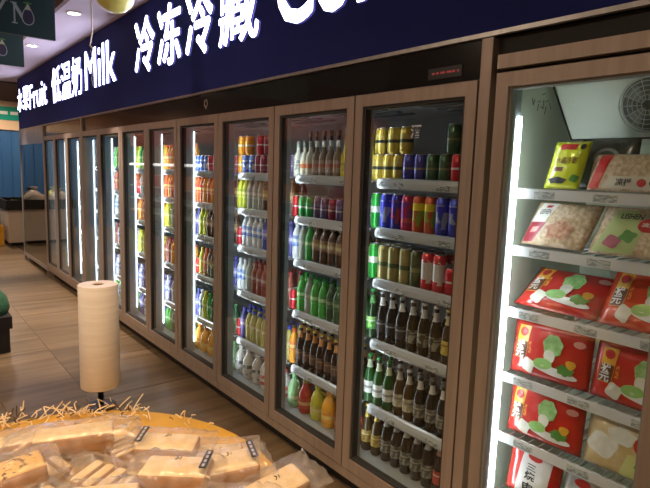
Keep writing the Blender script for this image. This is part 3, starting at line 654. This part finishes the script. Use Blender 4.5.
def dumpling_prints(full=True):
    pr = [('banner', [(.07, .30), (.23, .30), (.25, .92), (.09, .92)], I_YEL), ('banner_base', [(.075, .31), (.225, .31), (.235, .62), (.085, .62)], I_BRN),
          ('logo', ell(.165, .80, .055, .085), I_RED)]
    pr += [('dumpling_picture', blob(.27, .20, .085, .14, 18, .12, 4), I_PAL), ('cabbage_picture', blob(.56, .66, .12, .20, 28, .06, 7), I_GRN), ('cabbage_stem', blob(.53, .45, .07, .13, 14, .05, 3), I_PAL),
           ('plate_picture', ell(.62, .20, .27, .075, 20, -.12), I_WHT), ('leaf_picture', ell(.46, .30, .12, .10, 22, .3), I_LG), ('greens_picture', blob(.74, .28, .10, .10, 28, .12, 7), I_DG), ('corn_picture', blob(.80, .40, .06, .08, 14, .1, 3), I_YEL),
           ('badge', ell(.87, .78, .07, .06), I_PINK)]
    return pr
DT = [('状', .10, .215, .48, .64, I_WHT), ('元', .095, .21, .32, .47, I_WHT), ('白菜', .265, .30, .42, .66, I_YEL)]
fx = 1.768
zf = lambda i: FS[i] + .004
# top shelf
food_bag('lime green food bag with red logo on top freezer shelf', 'food bag', .122, .160, .035, (fx + .015, .940, zf(0)), P_YG, .12, 0, 0,
         [('logo', [(.22, .82), (.68, .82), (.68, .94), (.22, .94)], I_RED), ('stamp', ell(.84, .88, .07, .06), I_BLK), ('caption', [(.22, .36), (.48, .36), (.48, .45), (.22, .45)], I_BRN), ('food_picture', blob(.40, .17, .26, .07, 18, .12, 5), I_BLK), ('food_picture', blob(.85, .22, .12, .08, 14, .12, 4), I_DG)],
         [('水晶冷面', .22, .82, .52, .66, I_BRN)], 2, shear=.16)
food_bag('black food bag standing behind the lime green one', 'food bag', .19, .175, .03, (fx + .085, .83, zf(0)), P_BLK, .15, 0, 0, [('emblem', ell(.5, .6, .22, .2), pmat('ink_grey', (.3, .3, .28), .3)), ('emblem_core', ell(.5, .6, .16, .14), P_BLK)], (), 3)
food_bag('clear tray pack of shredded meat with red corner, top freezer shelf', 'food pack', .27, .125, .035, (fx + .012, .715, zf(0)), NOOD, .35, 0, 0,
         [('red_corner', [(.02, .04), (.14, .04), (.24, .95), (.10, .95)], P_RED), ('caption_strip', [(.18, .05), (.98, .05), (.98, .36), (.26, .36)], pmat('ink_cream', (.74, .66, .52), .35)), ('vegetable_picture', ell(.62, .2, .05, .1), I_RED), ('vegetable_picture', ell(.74, .2, .04, .09), I_BLK), ('vegetable_picture', ell(.86, .2, .05, .09), I_YEL)],
         [('凉拌', .34, .52, .10, .30, I_BLK)], 4, name='food_pack')
food_bag('dark green vegetable bag at the back of top freezer shelf', 'food bag', .16, .175, .03, (fx + .10, .635, zf(0)), noisy('bag_green', (.05, .10, .03), (.30, .36, .08), (25, 25, 25), .3, coat=.5), .15, .1, 0, (), (), 5)
# second shelf
food_bag('white and maroon noodle bag at left of second freezer shelf', 'food bag', .23, .165, .035, (fx + .01, .955, zf(1)), NOOD, .40, 0, 0,
         [('white_panel', [(.03, .50), (.27, .50), (.36, .95), (.10, .95)], I_WHT), ('maroon_panel', [(.03, .05), (.20, .05), (.30, .50), (.05, .50)], pmat('ink_maroon', (.32, .03, .05), .3)), ('pink_mark', [(.10, .25), (.2, .28), (.22, .4), (.12, .38)], I_PINK), ('logo', [(.18, .84), (.27, .84), (.29, .90), (.19, .90)], I_RED), ('meat_picture', blob(.55, .35, .2, .2, 18, .15, 5), MEAT)],
         [('LISHEN', .13, .31, .68, .80, I_BLK)], 6, shear=.18)
food_bag('green cornered noodle bag with red badge on second freezer shelf', 'food bag', .30, .165, .035, (fx + .01, .675, zf(1)), NOOD, .40, 0, 0,
         [('green_panel', [(.03, .04), (.45, .04), (.48, .45), (.36, .92), (.16, .92)], pmat('ink_pale_green', (.50, .60, .25), .3)), ('badge', ell(.52, .62, .11, .14), I_RED), ('onion_picture', blob(.22, .25, .09, .13, 16, .15, 4), pmat('ink_onion', (.45, .10, .16), .3)), ('leaf_picture', blob(.36, .38, .08, .12, 16, .2, 4), I_DG), ('greens_picture', blob(.72, .84, .09, .07, 16, .2, 5), I_DG)],
         [('LISHEN', .22, .44, .72, .84, I_BLK), ('凉面', .45, .59, .58, .67, I_WHT)], 7, shear=.12)
# third shelf, bags lying back
food_bag('red dumpling bag lying back at left of third freezer shelf', 'food bag', .30, .19, .05, (fx + .008, .925, zf(2)), P_RED, .85, 0, 0, dumpling_prints(), DT, 8, shear=.10)
food_bag('crinkled orange red dumpling bag at right of third freezer shelf', 'food bag', .27, .20, .05, (fx + .008, .635, zf(2)), P_ORED, .60, 0, 0, dumpling_prints(), DT, 9)
food_bag('red dumpling bag with cabbage print at left of fourth freezer shelf', 'food bag', .29, .192, .045, (fx - .004, .916, zf(3)), P_RED, .14, -.03, 0, dumpling_prints(), DT, 10)
food_bag('red dumpling bag at right of fourth freezer shelf', 'food bag', .29, .185, .045, (fx + .0, .625, zf(3)), P_RED, .16, .02, 0, dumpling_prints(), DT, 11)
food_bag('red dumpling bag with cabbage print at left of fifth freezer shelf', 'food bag', .28, .185, .045, (fx - .004, .916, zf(4)), P_RED, .14, -.02, 0, dumpling_prints(), DT, 12)
food_bag('cream wonton bag with red badge at right of fifth freezer shelf', 'food bag', .27, .175, .045, (fx + .0, .636, zf(4)), noisy('bag_cream', (.62, .45, .20), (.80, .68, .42), (14, 14, 14), .3, coat=.5), .2, 0, 0,
         [('wonton_picture', blob(.22, .45, .18, .22, 18, .12, 4), I_PAL), ('wonton_picture', blob(.42, .72, .16, .16, 18, .12, 5), I_PAL), ('lime_panel', [(.45, .05), (.97, .05), (.97, .48), (.52, .46)], pmat('ink_lime', (.70, .72, .28), .3)), ('badge', ell(.70, .66, .14, .19), I_RED)],
         [('全家', .60, .80, .60, .73, I_WHT), ('馄饨', .60, .90, .15, .36, I_DG)], 13)
food_bag('white pouch with black brush lettering on the lowest visible freezer shelf', 'food bag', .20, .19, .045, (fx + .0, .945, zf(5)), P_RED, .12, .04, 0,
         [('white_panel', [(.22, .03), (.80, .03), (.85, .97), (.30, .97)], I_WHT), ('logo', ell(.52, .86, .14, .07), I_RED)],
         [('三', .40, .58, .60, .72, I_BLK), ('烧', .38, .58, .40, .57, I_BLK), ('肉', .38, .58, .18, .36, I_BLK)], 14)
food_bag('grey striped pouch with red logo beside the brush lettered pouch', 'food bag', .24, .18, .045, (fx + .005, .715, zf(5)), noisy('bag_grey', (.30, .29, .27), (.62, .60, .55), (14, 14, 14), .35, coat=.4), .15, 0, 0,
         [('logo', ell(.3, .8, .12, .08), I_RED), ('caption', [(.2, .2), (.5, .2), (.5, .5), (.2, .5)], pmat('ink_grey2', (.4, .4, .38), .4))], (), 15)

# ================================================================== BREAD TABLE
TZ = .80; tc_ = (.21, 1.19)
tb = empty('round_table', (tc_[0], tc_[1], 0)); tag(tb, 'round yellow display table heaped with bagged bread', 'table')
M_YEL = noisy('yellow_cloth', (.66, .36, .03), (.72, .42, .045), (14, 14, 14), .6)
put('tabletop', autosmooth(MB().lathe([(0, .785), (.518, .785), (.53, .789), (.53, .795), (.52, .80), (.0, .80)], 64).mesh('top')), M_YEL, tb)
put('skirt', autosmooth(MB().lathe([(.50, .02), (.505, .4), (.51, .7849)], 64).mesh('skirt')), M_YEL, tb)
put('base', MB().lathe([(.45, 0), (.45, .0199)], 32).mesh('base'), M_BLACK, tb)
# roll of plastic bags on its stand
rs = empty('roll_stand', (.475, 1.672, TZ)); tag(rs, 'thin black post on the table edge carrying the bag roll', 'stand')
put('post', MB().lathe([(.009, .006), (.009, .36)], 12).mesh('post', smooth=True), pmat('black_steel', (.015, .013, .012), .35, .3), rs)
put('foot_plate', MB().lathe([(.045, 0), (.045, .006)], 20).mesh('foot'), MC['black_steel'], rs)
put('support_disc', MB().lathe([(.03, .065), (.03, .0695)], 20).mesh('disc'), MC['black_steel'], rs)
rl = empty('bag_roll', (.475, 1.672, TZ + .07)); tag(rl, 'tall cream roll of plastic produce bags on black post', 'bag roll')
put('roll', autosmooth(MB().lathe([(.018, 0), (.056, 0), (.0575, .002), (.0575, .318), (.056, .320), (.018, .320)], 40, closed=True).mesh('roll'), 50), noisy('roll_film', (.60, .56, .52), (.66, .62, .58), (6, 6, 120), .45), rl)
put('core', autosmooth(MB().lathe([(.0125, .001), (.0179, .001), (.0179, .3185), (.0125, .3185)], 24, closed=True).mesh('core')), pmat('card_core', (.30, .19, .11), .7), rl)

M_FILM = glassmat('bag_film', (.97, .96, .95), .24, 1.45, .13)
M_CRUMB = noisy('sponge_crumb', (.70, .54, .30), (.80, .66, .42), (35, 35, 35), .75, bump=.3)
M_CRUST = noisy('brown_crust', (.30, .14, .05), (.45, .23, .085), (30, 30, 30), .6, bump=.2)
M_CHOC = noisy('chip_crumb', (.06, .025, .01), (.74, .48, .18), (60, 60, 60), .7, lo=.38, hi=.46)
M_LABEL = pmat('black_label', (.02, .018, .016), .35)
def bread(label, x, y, z, ang, L=.17, Wd=.10, H=.045, lab=None, slices=1, crumb=None, tiltx=0., tilty=0., seed=0, flare=.04, mark=True):
    r = empty('bread_bag', (x, y, z), (tiltx, tilty, ang)); tag(r, label, 'bread', 'bagged bread heaped on the yellow table')
    rnd = random.Random(seed)
    for s in range(slices):
        n = slices; l = L / n - (.006 if n > 1 else 0); x0 = -L / 2 + L / n * s
        b = MB().box(x0, x0 + l, -Wd / 2, Wd / 2, .004, H)
        me = b.mesh('bread', bevel=.009)
        me.materials.append(crumb or M_CRUMB); me.materials.append(M_CRUST)
        for p in me.polygons:
            p.use_smooth = True; p.material_index = 0 if (p.normal.z > .6) else 1
        put('bread_loaf', me, None, r)
    # film
    nu, nv = 26, 12; v = []; f = []
    a, c, h = L / 2 + flare, Wd / 2 + .018, H + .020
    for side in (1, -1):
        for i in range(nu + 1):
            u = -1 + 2 * i / nu
            core = min(1., max(0., (1 - abs(u)) * a / (flare + .004))) ** .6
            for j in range(nv + 1):
                q = -1 + 2 * j / nv
                e = max(0., 1 - abs(q) ** 5) ** .5
                nz = noise.noise(Vector((u * 4 + seed * 3.1, q * 3, seed * 1.7)))
                n2 = noise.noise(Vector((u * 15 + seed, q * 9, seed * 2.7)))
                fan = 1 + .10 * (1 - core)
                Z = H * .5 + .004 + side * (h * .5 * core * e) + (.009 * abs(nz) + .005 * n2) * (1 if side > 0 else .15) * (.35 + .65 * core) + (1 - core) * (.006 + .012 * nz)
                v.append((u * a + .006 * n2 * (1 - core), q * c * fan + .005 * nz * (1 - core), max(.001, Z)))
    n1 = (nu + 1) * (nv + 1)
    for s in (0, 1):
        for i in range(nu):
            for j in range(nv):
                k = s * n1 + i * (nv + 1) + j; qd = (k, k + nv + 1, k + nv + 2, k + 1); f.append(qd if s == 0 else tuple(reversed(qd)))
    me = MB().add(v, f).mesh('film', smooth=True); put('film_bag', me, M_FILM, r)
    zt = H + .016
    if lab is not None:
        MB().box(lab - .008, lab + .008, -Wd * .42, Wd * .42, zt, zt + .0015).build('label_strip', M_LABEL, r)
        for k in range(4):
            yy = -Wd * .3 + k * Wd * .2; MB().box(lab - .003, lab + .003, yy - .006, yy + .006, zt + .0015, zt + .002).build('label_print', pmat('label_grey', (.45, .42, .38), .5), r)
    if mark:
        mk = MB().tube([(.0, .006, zt + .001), (.004, .0, zt + .001), (-.002, -.008, zt + .001)], .0012, 5); mk.tube([(.010, .004, zt + .001), (.008, -.006, zt + .001)], .001, 5)
        mk.build('printed_mark', M_BLACK, r)
    return r
A0 = math.radians(-39)
rad = math.radians
bread('long loaf in clear bag at the back, left of the bag roll', .328, 1.388, TZ + .030, A0 + rad(22), .185, .095, .05, None, 1, seed=1, flare=.07, tiltx=-.10)
bread('bagged loaf with black label strip at its left end, by bare yellow tabletop', .512, 1.240, TZ + .018, A0 + rad(-2), .150, .080, .045, -.064, 1, seed=2, flare=.045, tiltx=.08)
bread('bagged loaf with black label strip at its right end, front row', .462, 1.072, TZ + .040, A0 + rad(-1), .150, .095, .05, .066, 1, seed=3, flare=.035, tiltx=-.05)
bread('bagged loaf with black label at its upper right corner', .580, 1.045, TZ + .026, A0 + rad(20), .135, .090, .05, .058, 1, seed=4, flare=.035, tilty=-.08)
bread('flat bag lying behind the loaf with the corner label', .622, 1.175, TZ + .002, A0 + rad(10), .12, .07, .03, None, 1, seed=5, flare=.045, mark=False)
bread('slanted bagged loaf at the right end of the heap', .640, .935, TZ + .016, A0 + rad(36), .14, .08, .04, None, 1, seed=6, flare=.045, tilty=-.16, tiltx=.1)
bread('bag of sliced rusks in the middle of the heap', .345, 1.185, TZ + .014, A0 + rad(-24), .14, .085, .04, None, 4, seed=7, flare=.06, mark=False, tiltx=.12)
bread('bagged chocolate chip bread at lower left', .172, 1.285, TZ + .034, A0 + rad(38), .14, .085, .05, None, 1, M_CHOC, seed=8, flare=.035, mark=False, tilty=-.1)
bread('bagged loaf at the left edge behind the chocolate chip bread', .190, 1.490, TZ + .010, A0 + rad(30), .15, .085, .04, None, 1, seed=9, flare=.06, mark=False, tiltx=-.12)
bread('small bag of rusk sticks beside the chocolate chip bread', .248, 1.315, TZ + .012, A0 + rad(62), .10, .065, .035, None, 3, seed=10, flare=.05, mark=False, tiltx=.2)
bread('bagged loaf at the bottom edge left of the front label loaf', .300, 1.065, TZ + .034, A0 + rad(12), .14, .085, .05, None, 1, seed=11, flare=.045, mark=False)
bread('bagged loaf at the bottom edge between front loaf and slanted loaf', .520, .920, TZ + .020, A0 + rad(5), .13, .085, .045, None, 1, seed=12, flare=.045, mark=False)
bread('bag of crisp slices squeezed between long loaf and label loaf', .425, 1.318, TZ + .004, A0 + rad(-52), .10, .055, .04, None, 4, seed=13, flare=.06, mark=False, tiltx=.15)
bread('bagged loaf under the lower left of the heap', .105, 1.415, TZ + .004, A0 + rad(5), .11, .065, .04, None, 1, seed=14, flare=.045, mark=False)
bread('bag of two rusks in front of the chocolate chip bread', .225, 1.175, TZ + .012, A0 + rad(-30), .10, .06, .04, None, 2, seed=15, flare=.04, mark=False)
# shredded straw along the rim
rnd = random.Random(5); mb = MB(); md = MB()
for k in range(260):
    a = rnd.uniform(.35, 2.2); rr = .505 + rnd.gauss(0, .018) if rnd.random() < .75 else rnd.uniform(.40, .52)
    if a < .80 and rnd.random() < .75: continue
    x = tc_[0] + rr * math.cos(a); y = tc_[1] + rr * math.sin(a); z = TZ + rnd.uniform(.002, .014)
    th = rnd.uniform(0, 2 * PI); el = abs(rnd.gauss(0, .35)) if rnd.random() < .8 else rnd.uniform(.6, 1.25); L = rnd.uniform(.02, .06)
    d = Vector((math.cos(th) * math.cos(el), math.sin(th) * math.cos(el), math.sin(el))) * L
    m = mb if rnd.random() < .8 else md
    b = Vector((rnd.uniform(-.006, .006), rnd.uniform(-.006, .006), rnd.uniform(0, .006)))
    m.tube([(x, y, z), tuple(Vector((x, y, z)) + d * .5 + b), (x + d.x, y + d.y, max(TZ + .002, z + d.z))], .0018, 4)
st = mb.build('straw_shred', noisy('straw', (.74, .56, .32), (.88, .74, .52), (20, 20, 20), .7))
tag(st, 'pale straw shreds scattered along the far rim of the yellow table', 'straw', None, 'stuff')
st = md.build('straw_shred', noisy('dark_straw', (.06, .035, .015), (.16, .09, .03), (20, 20, 20), .7))
tag(st, 'dark brown straw shreds around the foot of the roll post', 'straw', None, 'stuff')

# ================================================================== HANGING THINGS
def hanging(label, xr, y, z0, wd, ht, text=True):
    t = empty('hanging_sign', (xr - wd / 2, y, z0)); tag(t, label, 'sign', 'dark green hanging signs')
    x0, x1 = -wd / 2, wd / 2
    MB().box(x0, x1, -.012, .012, 0, ht).build('panel', pmat('sign_green', (.008, .036, .030), .4), t)
    for x in (x0 + .08, x1 - .08):
        MB().tube([(x, 0, ht), (x, 0, 3.45 - z0)], .003, 6).build('hanger', M_STEEL, t)
    # eggplant emblem
    ex, ez = x1 - .137, .105
    eg = [(ex + .026 * math.cos(a) * (1 - .22 * math.sin(a)), ez + .042 * math.sin(a)) for a in [2 * PI * k / 24 for k in range(24)]]
    def plate(name, pts, y0, y1, mat):
        n = len(pts); MB().add([(p[0], y0, p[1]) for p in pts] + [(p[0], y1, p[1]) for p in pts], [tuple(range(n)), tuple(reversed(range(n, 2 * n)))] + [(q, (q + 1) % n, (q + 1) % n + n, q + n) for q in range(n)]).build(name, mat, t)
    plate('emblem_outline', [(ex + (a - ex) * 1.18, ez + (b - ez) * 1.12) for a, b in eg], -.0132, -.012, pmat('sign_silver', (.38, .42, .40), .4))
    plate('emblem_fill', eg, -.0142, -.0132, pmat('sign_plum', (.03, .022, .05), .4))
    plate('emblem_cap', [(ex - .018, ez + .034), (ex + .018, ez + .034), (ex + .008, ez + .052), (ex + .004, ez + .062), (ex - .004, ez + .062), (ex - .008, ez + .052)], -.0152, -.0142, pmat('sign_gold', (.45, .45, .28), .4))
    plate('emblem_leaf', [(ex - .024, ez + .070), (ex, ez + .062), (ex + .024, ez + .070), (ex, ez + .075)], -.0152, -.0122, pmat('sign_leaf', (.08, .2, .06), .4))
    if text:
        u = Vector((1, 0, 0))
        for p, q, rr in (((-.203, .060), (-.203, .165), .004), ((-.205, .165), (-.155, .080), .0085), ((-.217, .060), (-.189, .060), .0025), ((-.22, .166), (-.190, .166), .0025),
                         ((-.248, .170), (-.305, .060), .007), ((-.262, .170), (-.234, .170), .0025), ((-.335, .170), (-.305, .060), .004)):
            d = Vector((q[0] - p[0], 0, q[1] - p[1])); nn = Vector((-d.z, 0, d.x)).normalized() * rr
            A = Vector((x1 + p[0], 0, p[1])); B = Vector((x1 + q[0], 0, q[1]))
            plate('letter_stroke', [((A + nn).x, (A + nn).z), ((B + nn).x, (B + nn).z), ((B - nn).x, (B - nn).z), ((A - nn).x, (A - nn).z)], -.0131, -.012, MC['sign_silver'])
    return t
hanging('nearer dark green hanging sign with letters and eggplant emblem', .790, 3.49, 2.238, 1.0, .50)
hanging('farther dark green hanging sign lower behind the first, eggplant emblem', .828, 4.62, 2.238, 1.0, .50)
# balloon under the soffit
bl = empty('balloon', (1.216, 3.75, 2.655), (-1.9, .25, 0)); tag(bl, 'yellow balloon floating against the ceiling soffit', 'balloon')
prof = [(.004, -.155), (.010, -.150), (.035, -.130), (.085, -.088), (.115, -.045), (.128, .0), (.122, .045), (.098, .088), (.055, .116), (.0, .1235)]
put('skin', MB().lathe(prof, 28).mesh('skin', smooth=True), pmat('balloon_yellow', (.80, .74, .16), .35, coat=.25), bl)
put('knot', MB().lathe([(.003, -.153), (.008, -.161), (.010, -.167), (.004, -.168)], 12).mesh('knot', smooth=True), MC['balloon_yellow'], bl)
rb = MB(); pts = [(1.222, 4.30, 2.794), (1.223, 4.30, 2.70), (1.226, 4.30, 2.56), (1.222, 4.30, 2.49), (1.212, 4.30, 2.43), (1.205, 4.30, 2.405), (1.216, 4.29, 2.392), (1.228, 4.30, 2.385), (1.222, 4.31, 2.40), (1.210, 4.30, 2.37), (1.216, 4.29, 2.33), (1.226, 4.30, 2.30), (1.216, 4.31, 2.26), (1.222, 4.29, 2.22), (1.212, 4.30, 2.17), (1.218, 4.30, 2.12)]
rb.tube(pts[:8], .0055, 6); me_ = rb.build('hanging_ribbon', pmat('gold_ribbon', (.62, .50, .34), .3, .3), None, (1.222, 4.3, 2.79), smooth=True); me_.location = (1.222, 4.3, 2.79)
tag(me_, 'curled gold ribbon hanging from the soffit in front of Milk lettering', 'ribbon')
MB().tube(pts[8:], .003, 6).build('ribbon_tail', pmat('clear_ribbon', (.45, .42, .5), .3, 0, alpha=.8), me_, (1.222, 4.3, 2.79), smooth=True)

# ================================================================== FAR LEFT
def counter(label, x0, x1, y0, y1, seed):
    t = empty('produce_counter', ((x0 + x1) / 2, (y0 + y1) / 2, 0)); tag(t, label, 'counter', 'produce counters at the far end'); g = tuple(t.location)
    MB().box(x0 + .04, x1 - .04, y0 + .04, y1 - .04, 0, .06).build('plinth', M_BLACK, t, g)
    MB().box(x0, x1, y0, y1, .06, .66).build('body', noisy('counter_cream', (.62, .52, .40), (.68, .58, .45), (3, 3, 3), .4), t, g)
    tr = MB().box(x0 - .04, x1 + .04, y0 - .04, y1 + .04, .66, .70); tr.box(x0 - .04, x1 + .04, y0 - .04, y0 - .01, .70, .84); tr.box(x0 - .04, x0 - .01, y0 - .01, y1 + .04, .70, .84); tr.box(x1 + .01, x1 + .04, y0 - .01, y1 + .04, .70, .84); tr.box(x0 - .01, x1 + .01, y1 + .01, y1 + .04, .70, .84)
    tr.build('tray', M_BLACK, t, g)
    return t
def greens(x, y, z, label, col, seed, s=1.):
    r = random.Random(seed); m = MB()
    for k in range(26):
        a = r.uniform(0, 2 * PI); rr = r.uniform(0, .11) * s; p = Vector((x + rr * math.cos(a), y + rr * math.sin(a), z + r.uniform(0, .04)))
        d = Vector((r.uniform(-1, 1), r.uniform(-1, 1), r.uniform(.1, 1))).normalized() * r.uniform(.06, .13) * s; n = d.cross(Vector((r.uniform(-1, 1), r.uniform(-1, 1), .3))).normalized() * .03 * s
        q = p + d * .5; up = Vector((0, 0, .012))
        m.add([tuple(p), tuple(q + n + up), tuple(p + d), tuple(q - n + up), tuple(q + up * 2)], [(0, 1, 4), (1, 2, 4), (2, 3, 4), (3, 0, 4)])
    o = m.build('leafy_greens', pmat('greens_%d' % seed, col, .6), None, (x, y, z)); o.location = (x, y, z); tag(o, label, 'vegetable', 'greens on the produce counters'); return o
counter('cream produce counter with black tray beyond the cooler row', 1.66, 2.9, 11.25, 12.2, 1)
counter('cream produce counter out in the aisle left of the yellow crate', .45, 1.30, 11.4, 12.3, 2)
gc = [(.10, .16, .05), (.06, .09, .05), (.16, .2, .08), (.05, .05, .06)]
for k, (x, y) in enumerate(((1.80, 11.45), (1.85, 11.85), (2.1, 11.5), (2.15, 11.9), (2.4, 11.5))):
    greens(x, y, .71, 'heap of leafy greens, %s from left, on counter beyond the coolers' % ORD[k], gc[k % 4], 20 + k, 1.2)
for k, (x, y, sz, col, lb) in enumerate(((.66, 11.63, .19, (.70, .66, .60), 'pale knotted produce bag at left on the aisle counter'), (1.08, 11.63, .20, (.66, .58, .48), 'large beige produce bag in the middle of the aisle counter'), (1.08, 12.06, .18, (.05, .05, .05), 'black knotted bag at the back of the aisle counter'), (.66, 12.06, .19, (.50, .55, .10), 'lime green produce bag at the back of the aisle counter'))):
    t = empty('produce_bag', (x, y, .704)); tag(t, lb, 'bag', 'knotted produce bags on the aisle counter')
    me = MB().lathe([(sz * .75, 0), (sz, sz * .4), (sz * .95, sz * .9), (sz * .55, sz * 1.35), (sz * .18, sz * 1.55)], 18).mesh('sack', smooth=True)
    for v in me.vertices: v.co *= 1 + .12 * noise.noise(v.co * 9 + Vector((k * 5, 0, 0)))
    for v in me.vertices: v.co.z = max(0., v.co.z)
    put('sack', me, pmat('sack_%d' % k, col, .3, coat=.4), t)
    put('knot', MB().lathe([(sz * .14, sz * 1.5), (sz * .22, sz * 1.62), (sz * .38, sz * 1.85), (sz * .30, sz * 1.86)], 10).mesh('knot', smooth=True), MC['sack_%d' % k], t)
# yellow crate on the floor
yc = empty('yellow_crate', (1.54, 11.55, 0)); tag(yc, 'upright yellow plastic crate on the floor by produce counter', 'crate')
m = MB().box(-.10, .06, -.14, .14, 0, .02); 
for (a, b, c, d) in ((-.10, .06, -.14, -.125), (-.10, .06, .125, .14), (-.10, -.085, -.125, .125), (.045, .06, -.125, .125)): m.box(a, b, c, d, .02, .36)
m.build('shell', pmat('crate_yellow', (.80, .42, .03), .45), yc)
MB().box(-.105, .065, -.148, -.1405, .27, .31).build('rim', MC['crate_yellow'], yc)
# low black stand with green turf at left edge
gs = empty('display_stand', (.42, 5.15, 0)); tag(gs, 'low black stand with rounded green turf top at left edge', 'display stand')
MB().box(-.28, .275, -.25, .25, 0, .20).build('base', M_BLACK, gs)
MB().box(-.29, .295, -.26, .26, .20, .30).build('body', M_BLACK, gs)
put('turf_top', MB().lathe([(.30, .28), (.318, .34), (.30, .42), (.235, .50), (.12, .555), (.0, .57)], 32).mesh('turf', smooth=True), noisy('green_turf', (.01, .07, .03), (.03, .13, .06), (60, 60, 60), .8, bump=.5), gs)

# opposite gondola, seen in the glass doors as reflections
go = empty('gondola_shelf', (-1.75, 9.5, 0)); tag(go, 'long gondola across the aisle with red header, reflected in cooler doors', 'shelf unit'); g = tuple(go.location)
MB().box(-2.2, -2.15, 5.5, 13.5, 0, 2.0).build('back_panel', noisy('gondola_back', (.30, .24, .2), (.36, .29, .24), (2, 2, 2), .7), go, g)
MB().box(-2.15, -1.35, 5.5, 13.5, 0, .12).build('base', M_BLACK, go, g)
for z in (.45, .75, 1.05): MB().box(-2.15, -1.4, 5.5, 13.5, z, z + .03).build('shelf', M_WHITE, go, g)
MB().box(-2.15, -1.38, 5.5, 13.5, 1.52, 1.55).build('shelf', M_WHITE, go, g)
MB().box(-1.395, -1.38, 9.6, 13.5, 1.55, 1.60).build('light_strip', pmat('shelf_light', (1, 1, 1), .5, emit=3.5, emit_col=(1, .97, .93)), go, g)
MB().box(-2.2, -1.40, 5.5, 13.5, 2.0, 2.3).build('header', noisy('red_header', (.45, .05, .04), (.55, .16, .05), (1.2, 1.2, 1.2), .5), go, g)
pmesh = MB().box(-.14, .14, -.11, .11, 0, .26).mesh('packet', bevel=.02)
for k in range(34):
    o = put('snack_packet', pmesh, noisy('packet_orange', (.75, .22, .03), (.85, .42, .06), (6, 6, 6), .4) if k % 3 else pmat('packet_red', (.6, .05, .03), .4), None, (-1.56, 5.65 + k * .232, 1.081))
    tag(o, '%s snack packet, %s from the near end of the opposite gondola' % ('orange' if k % 3 else 'red', ORD[k]), 'snack packet', 'snack packets on the opposite gondola')

# ------------------------------------------------------------------ lamps outside the frame
def spot(x, y, z, tx, ty, tz, watt, col, label, size=1.0):
    t = empty('track_spot', (x, y, z)); tag(t, label, 'spotlight', 'warm track spots over the bread table')
    d = (Vector((tx, ty, tz)) - Vector((x, y, z - .12))).normalized(); q = d.to_track_quat('-Z', 'Y')
    MB().lathe([(.012, -.10), (.012, 0)], 10).build('stem', M_BLACK, t)
    hd = put('head', autosmooth(MB().lathe([(.03, .06), (.045, .05), (.045, -.05), (.038, -.05), (.038, .03), (.0, .03)], 20).mesh('head')), M_BLACK, t, (0, 0, -.14)); hd.rotation_euler = q.to_euler()
    L = bpy.data.lights.new('spot_beam', 'SPOT'); L.energy = watt; L.color = col; L.spot_size = size; L.spot_blend = .8; L.shadow_soft_size = .035
    o = bpy.data.objects.new('beam', L); COL.objects.link(o); o.parent = t; o.location = Vector((0, 0, -.14)) + d * .06; o.rotation_euler = q.to_euler()
warm = (1.0, .67, .37)
spot(-.35, .75, 3.45, .35, 1.35, .9, SPOT_W, warm, 'warm track spot left of the bread table')
spot(.45, .35, 3.45, .55, 1.15, .9, SPOT_W, warm, 'warm track spot right of the bread table')
for k, (x, y) in enumerate(((-.5, 3.6), (-.5, 6.4), (-.5, 9.2), (-.3, 12.4), (-2.2, 3.6), (-3.2, 9), (-3.2, 13), (-2.2, 1.0), (.2, -1.6), (1.6, 12.6))):  # unseen fill lamps added; some stronger for door fronts and far wall
    downlight(x, y, 3.449, HALL_W * (2.2 if k == 9 else 1) if (x > -1 and y > 5) else HALL_W * (1.35 if k in (4, 7) else .7), '%s unseen round lamp added to light the hall' % ORD[k] if k < 10 else 'lamp', (1.0, .76, .56), PI * (.93 if k in (4, 7) else .8), 'unseen lamps added to light the hall', .1, 10)
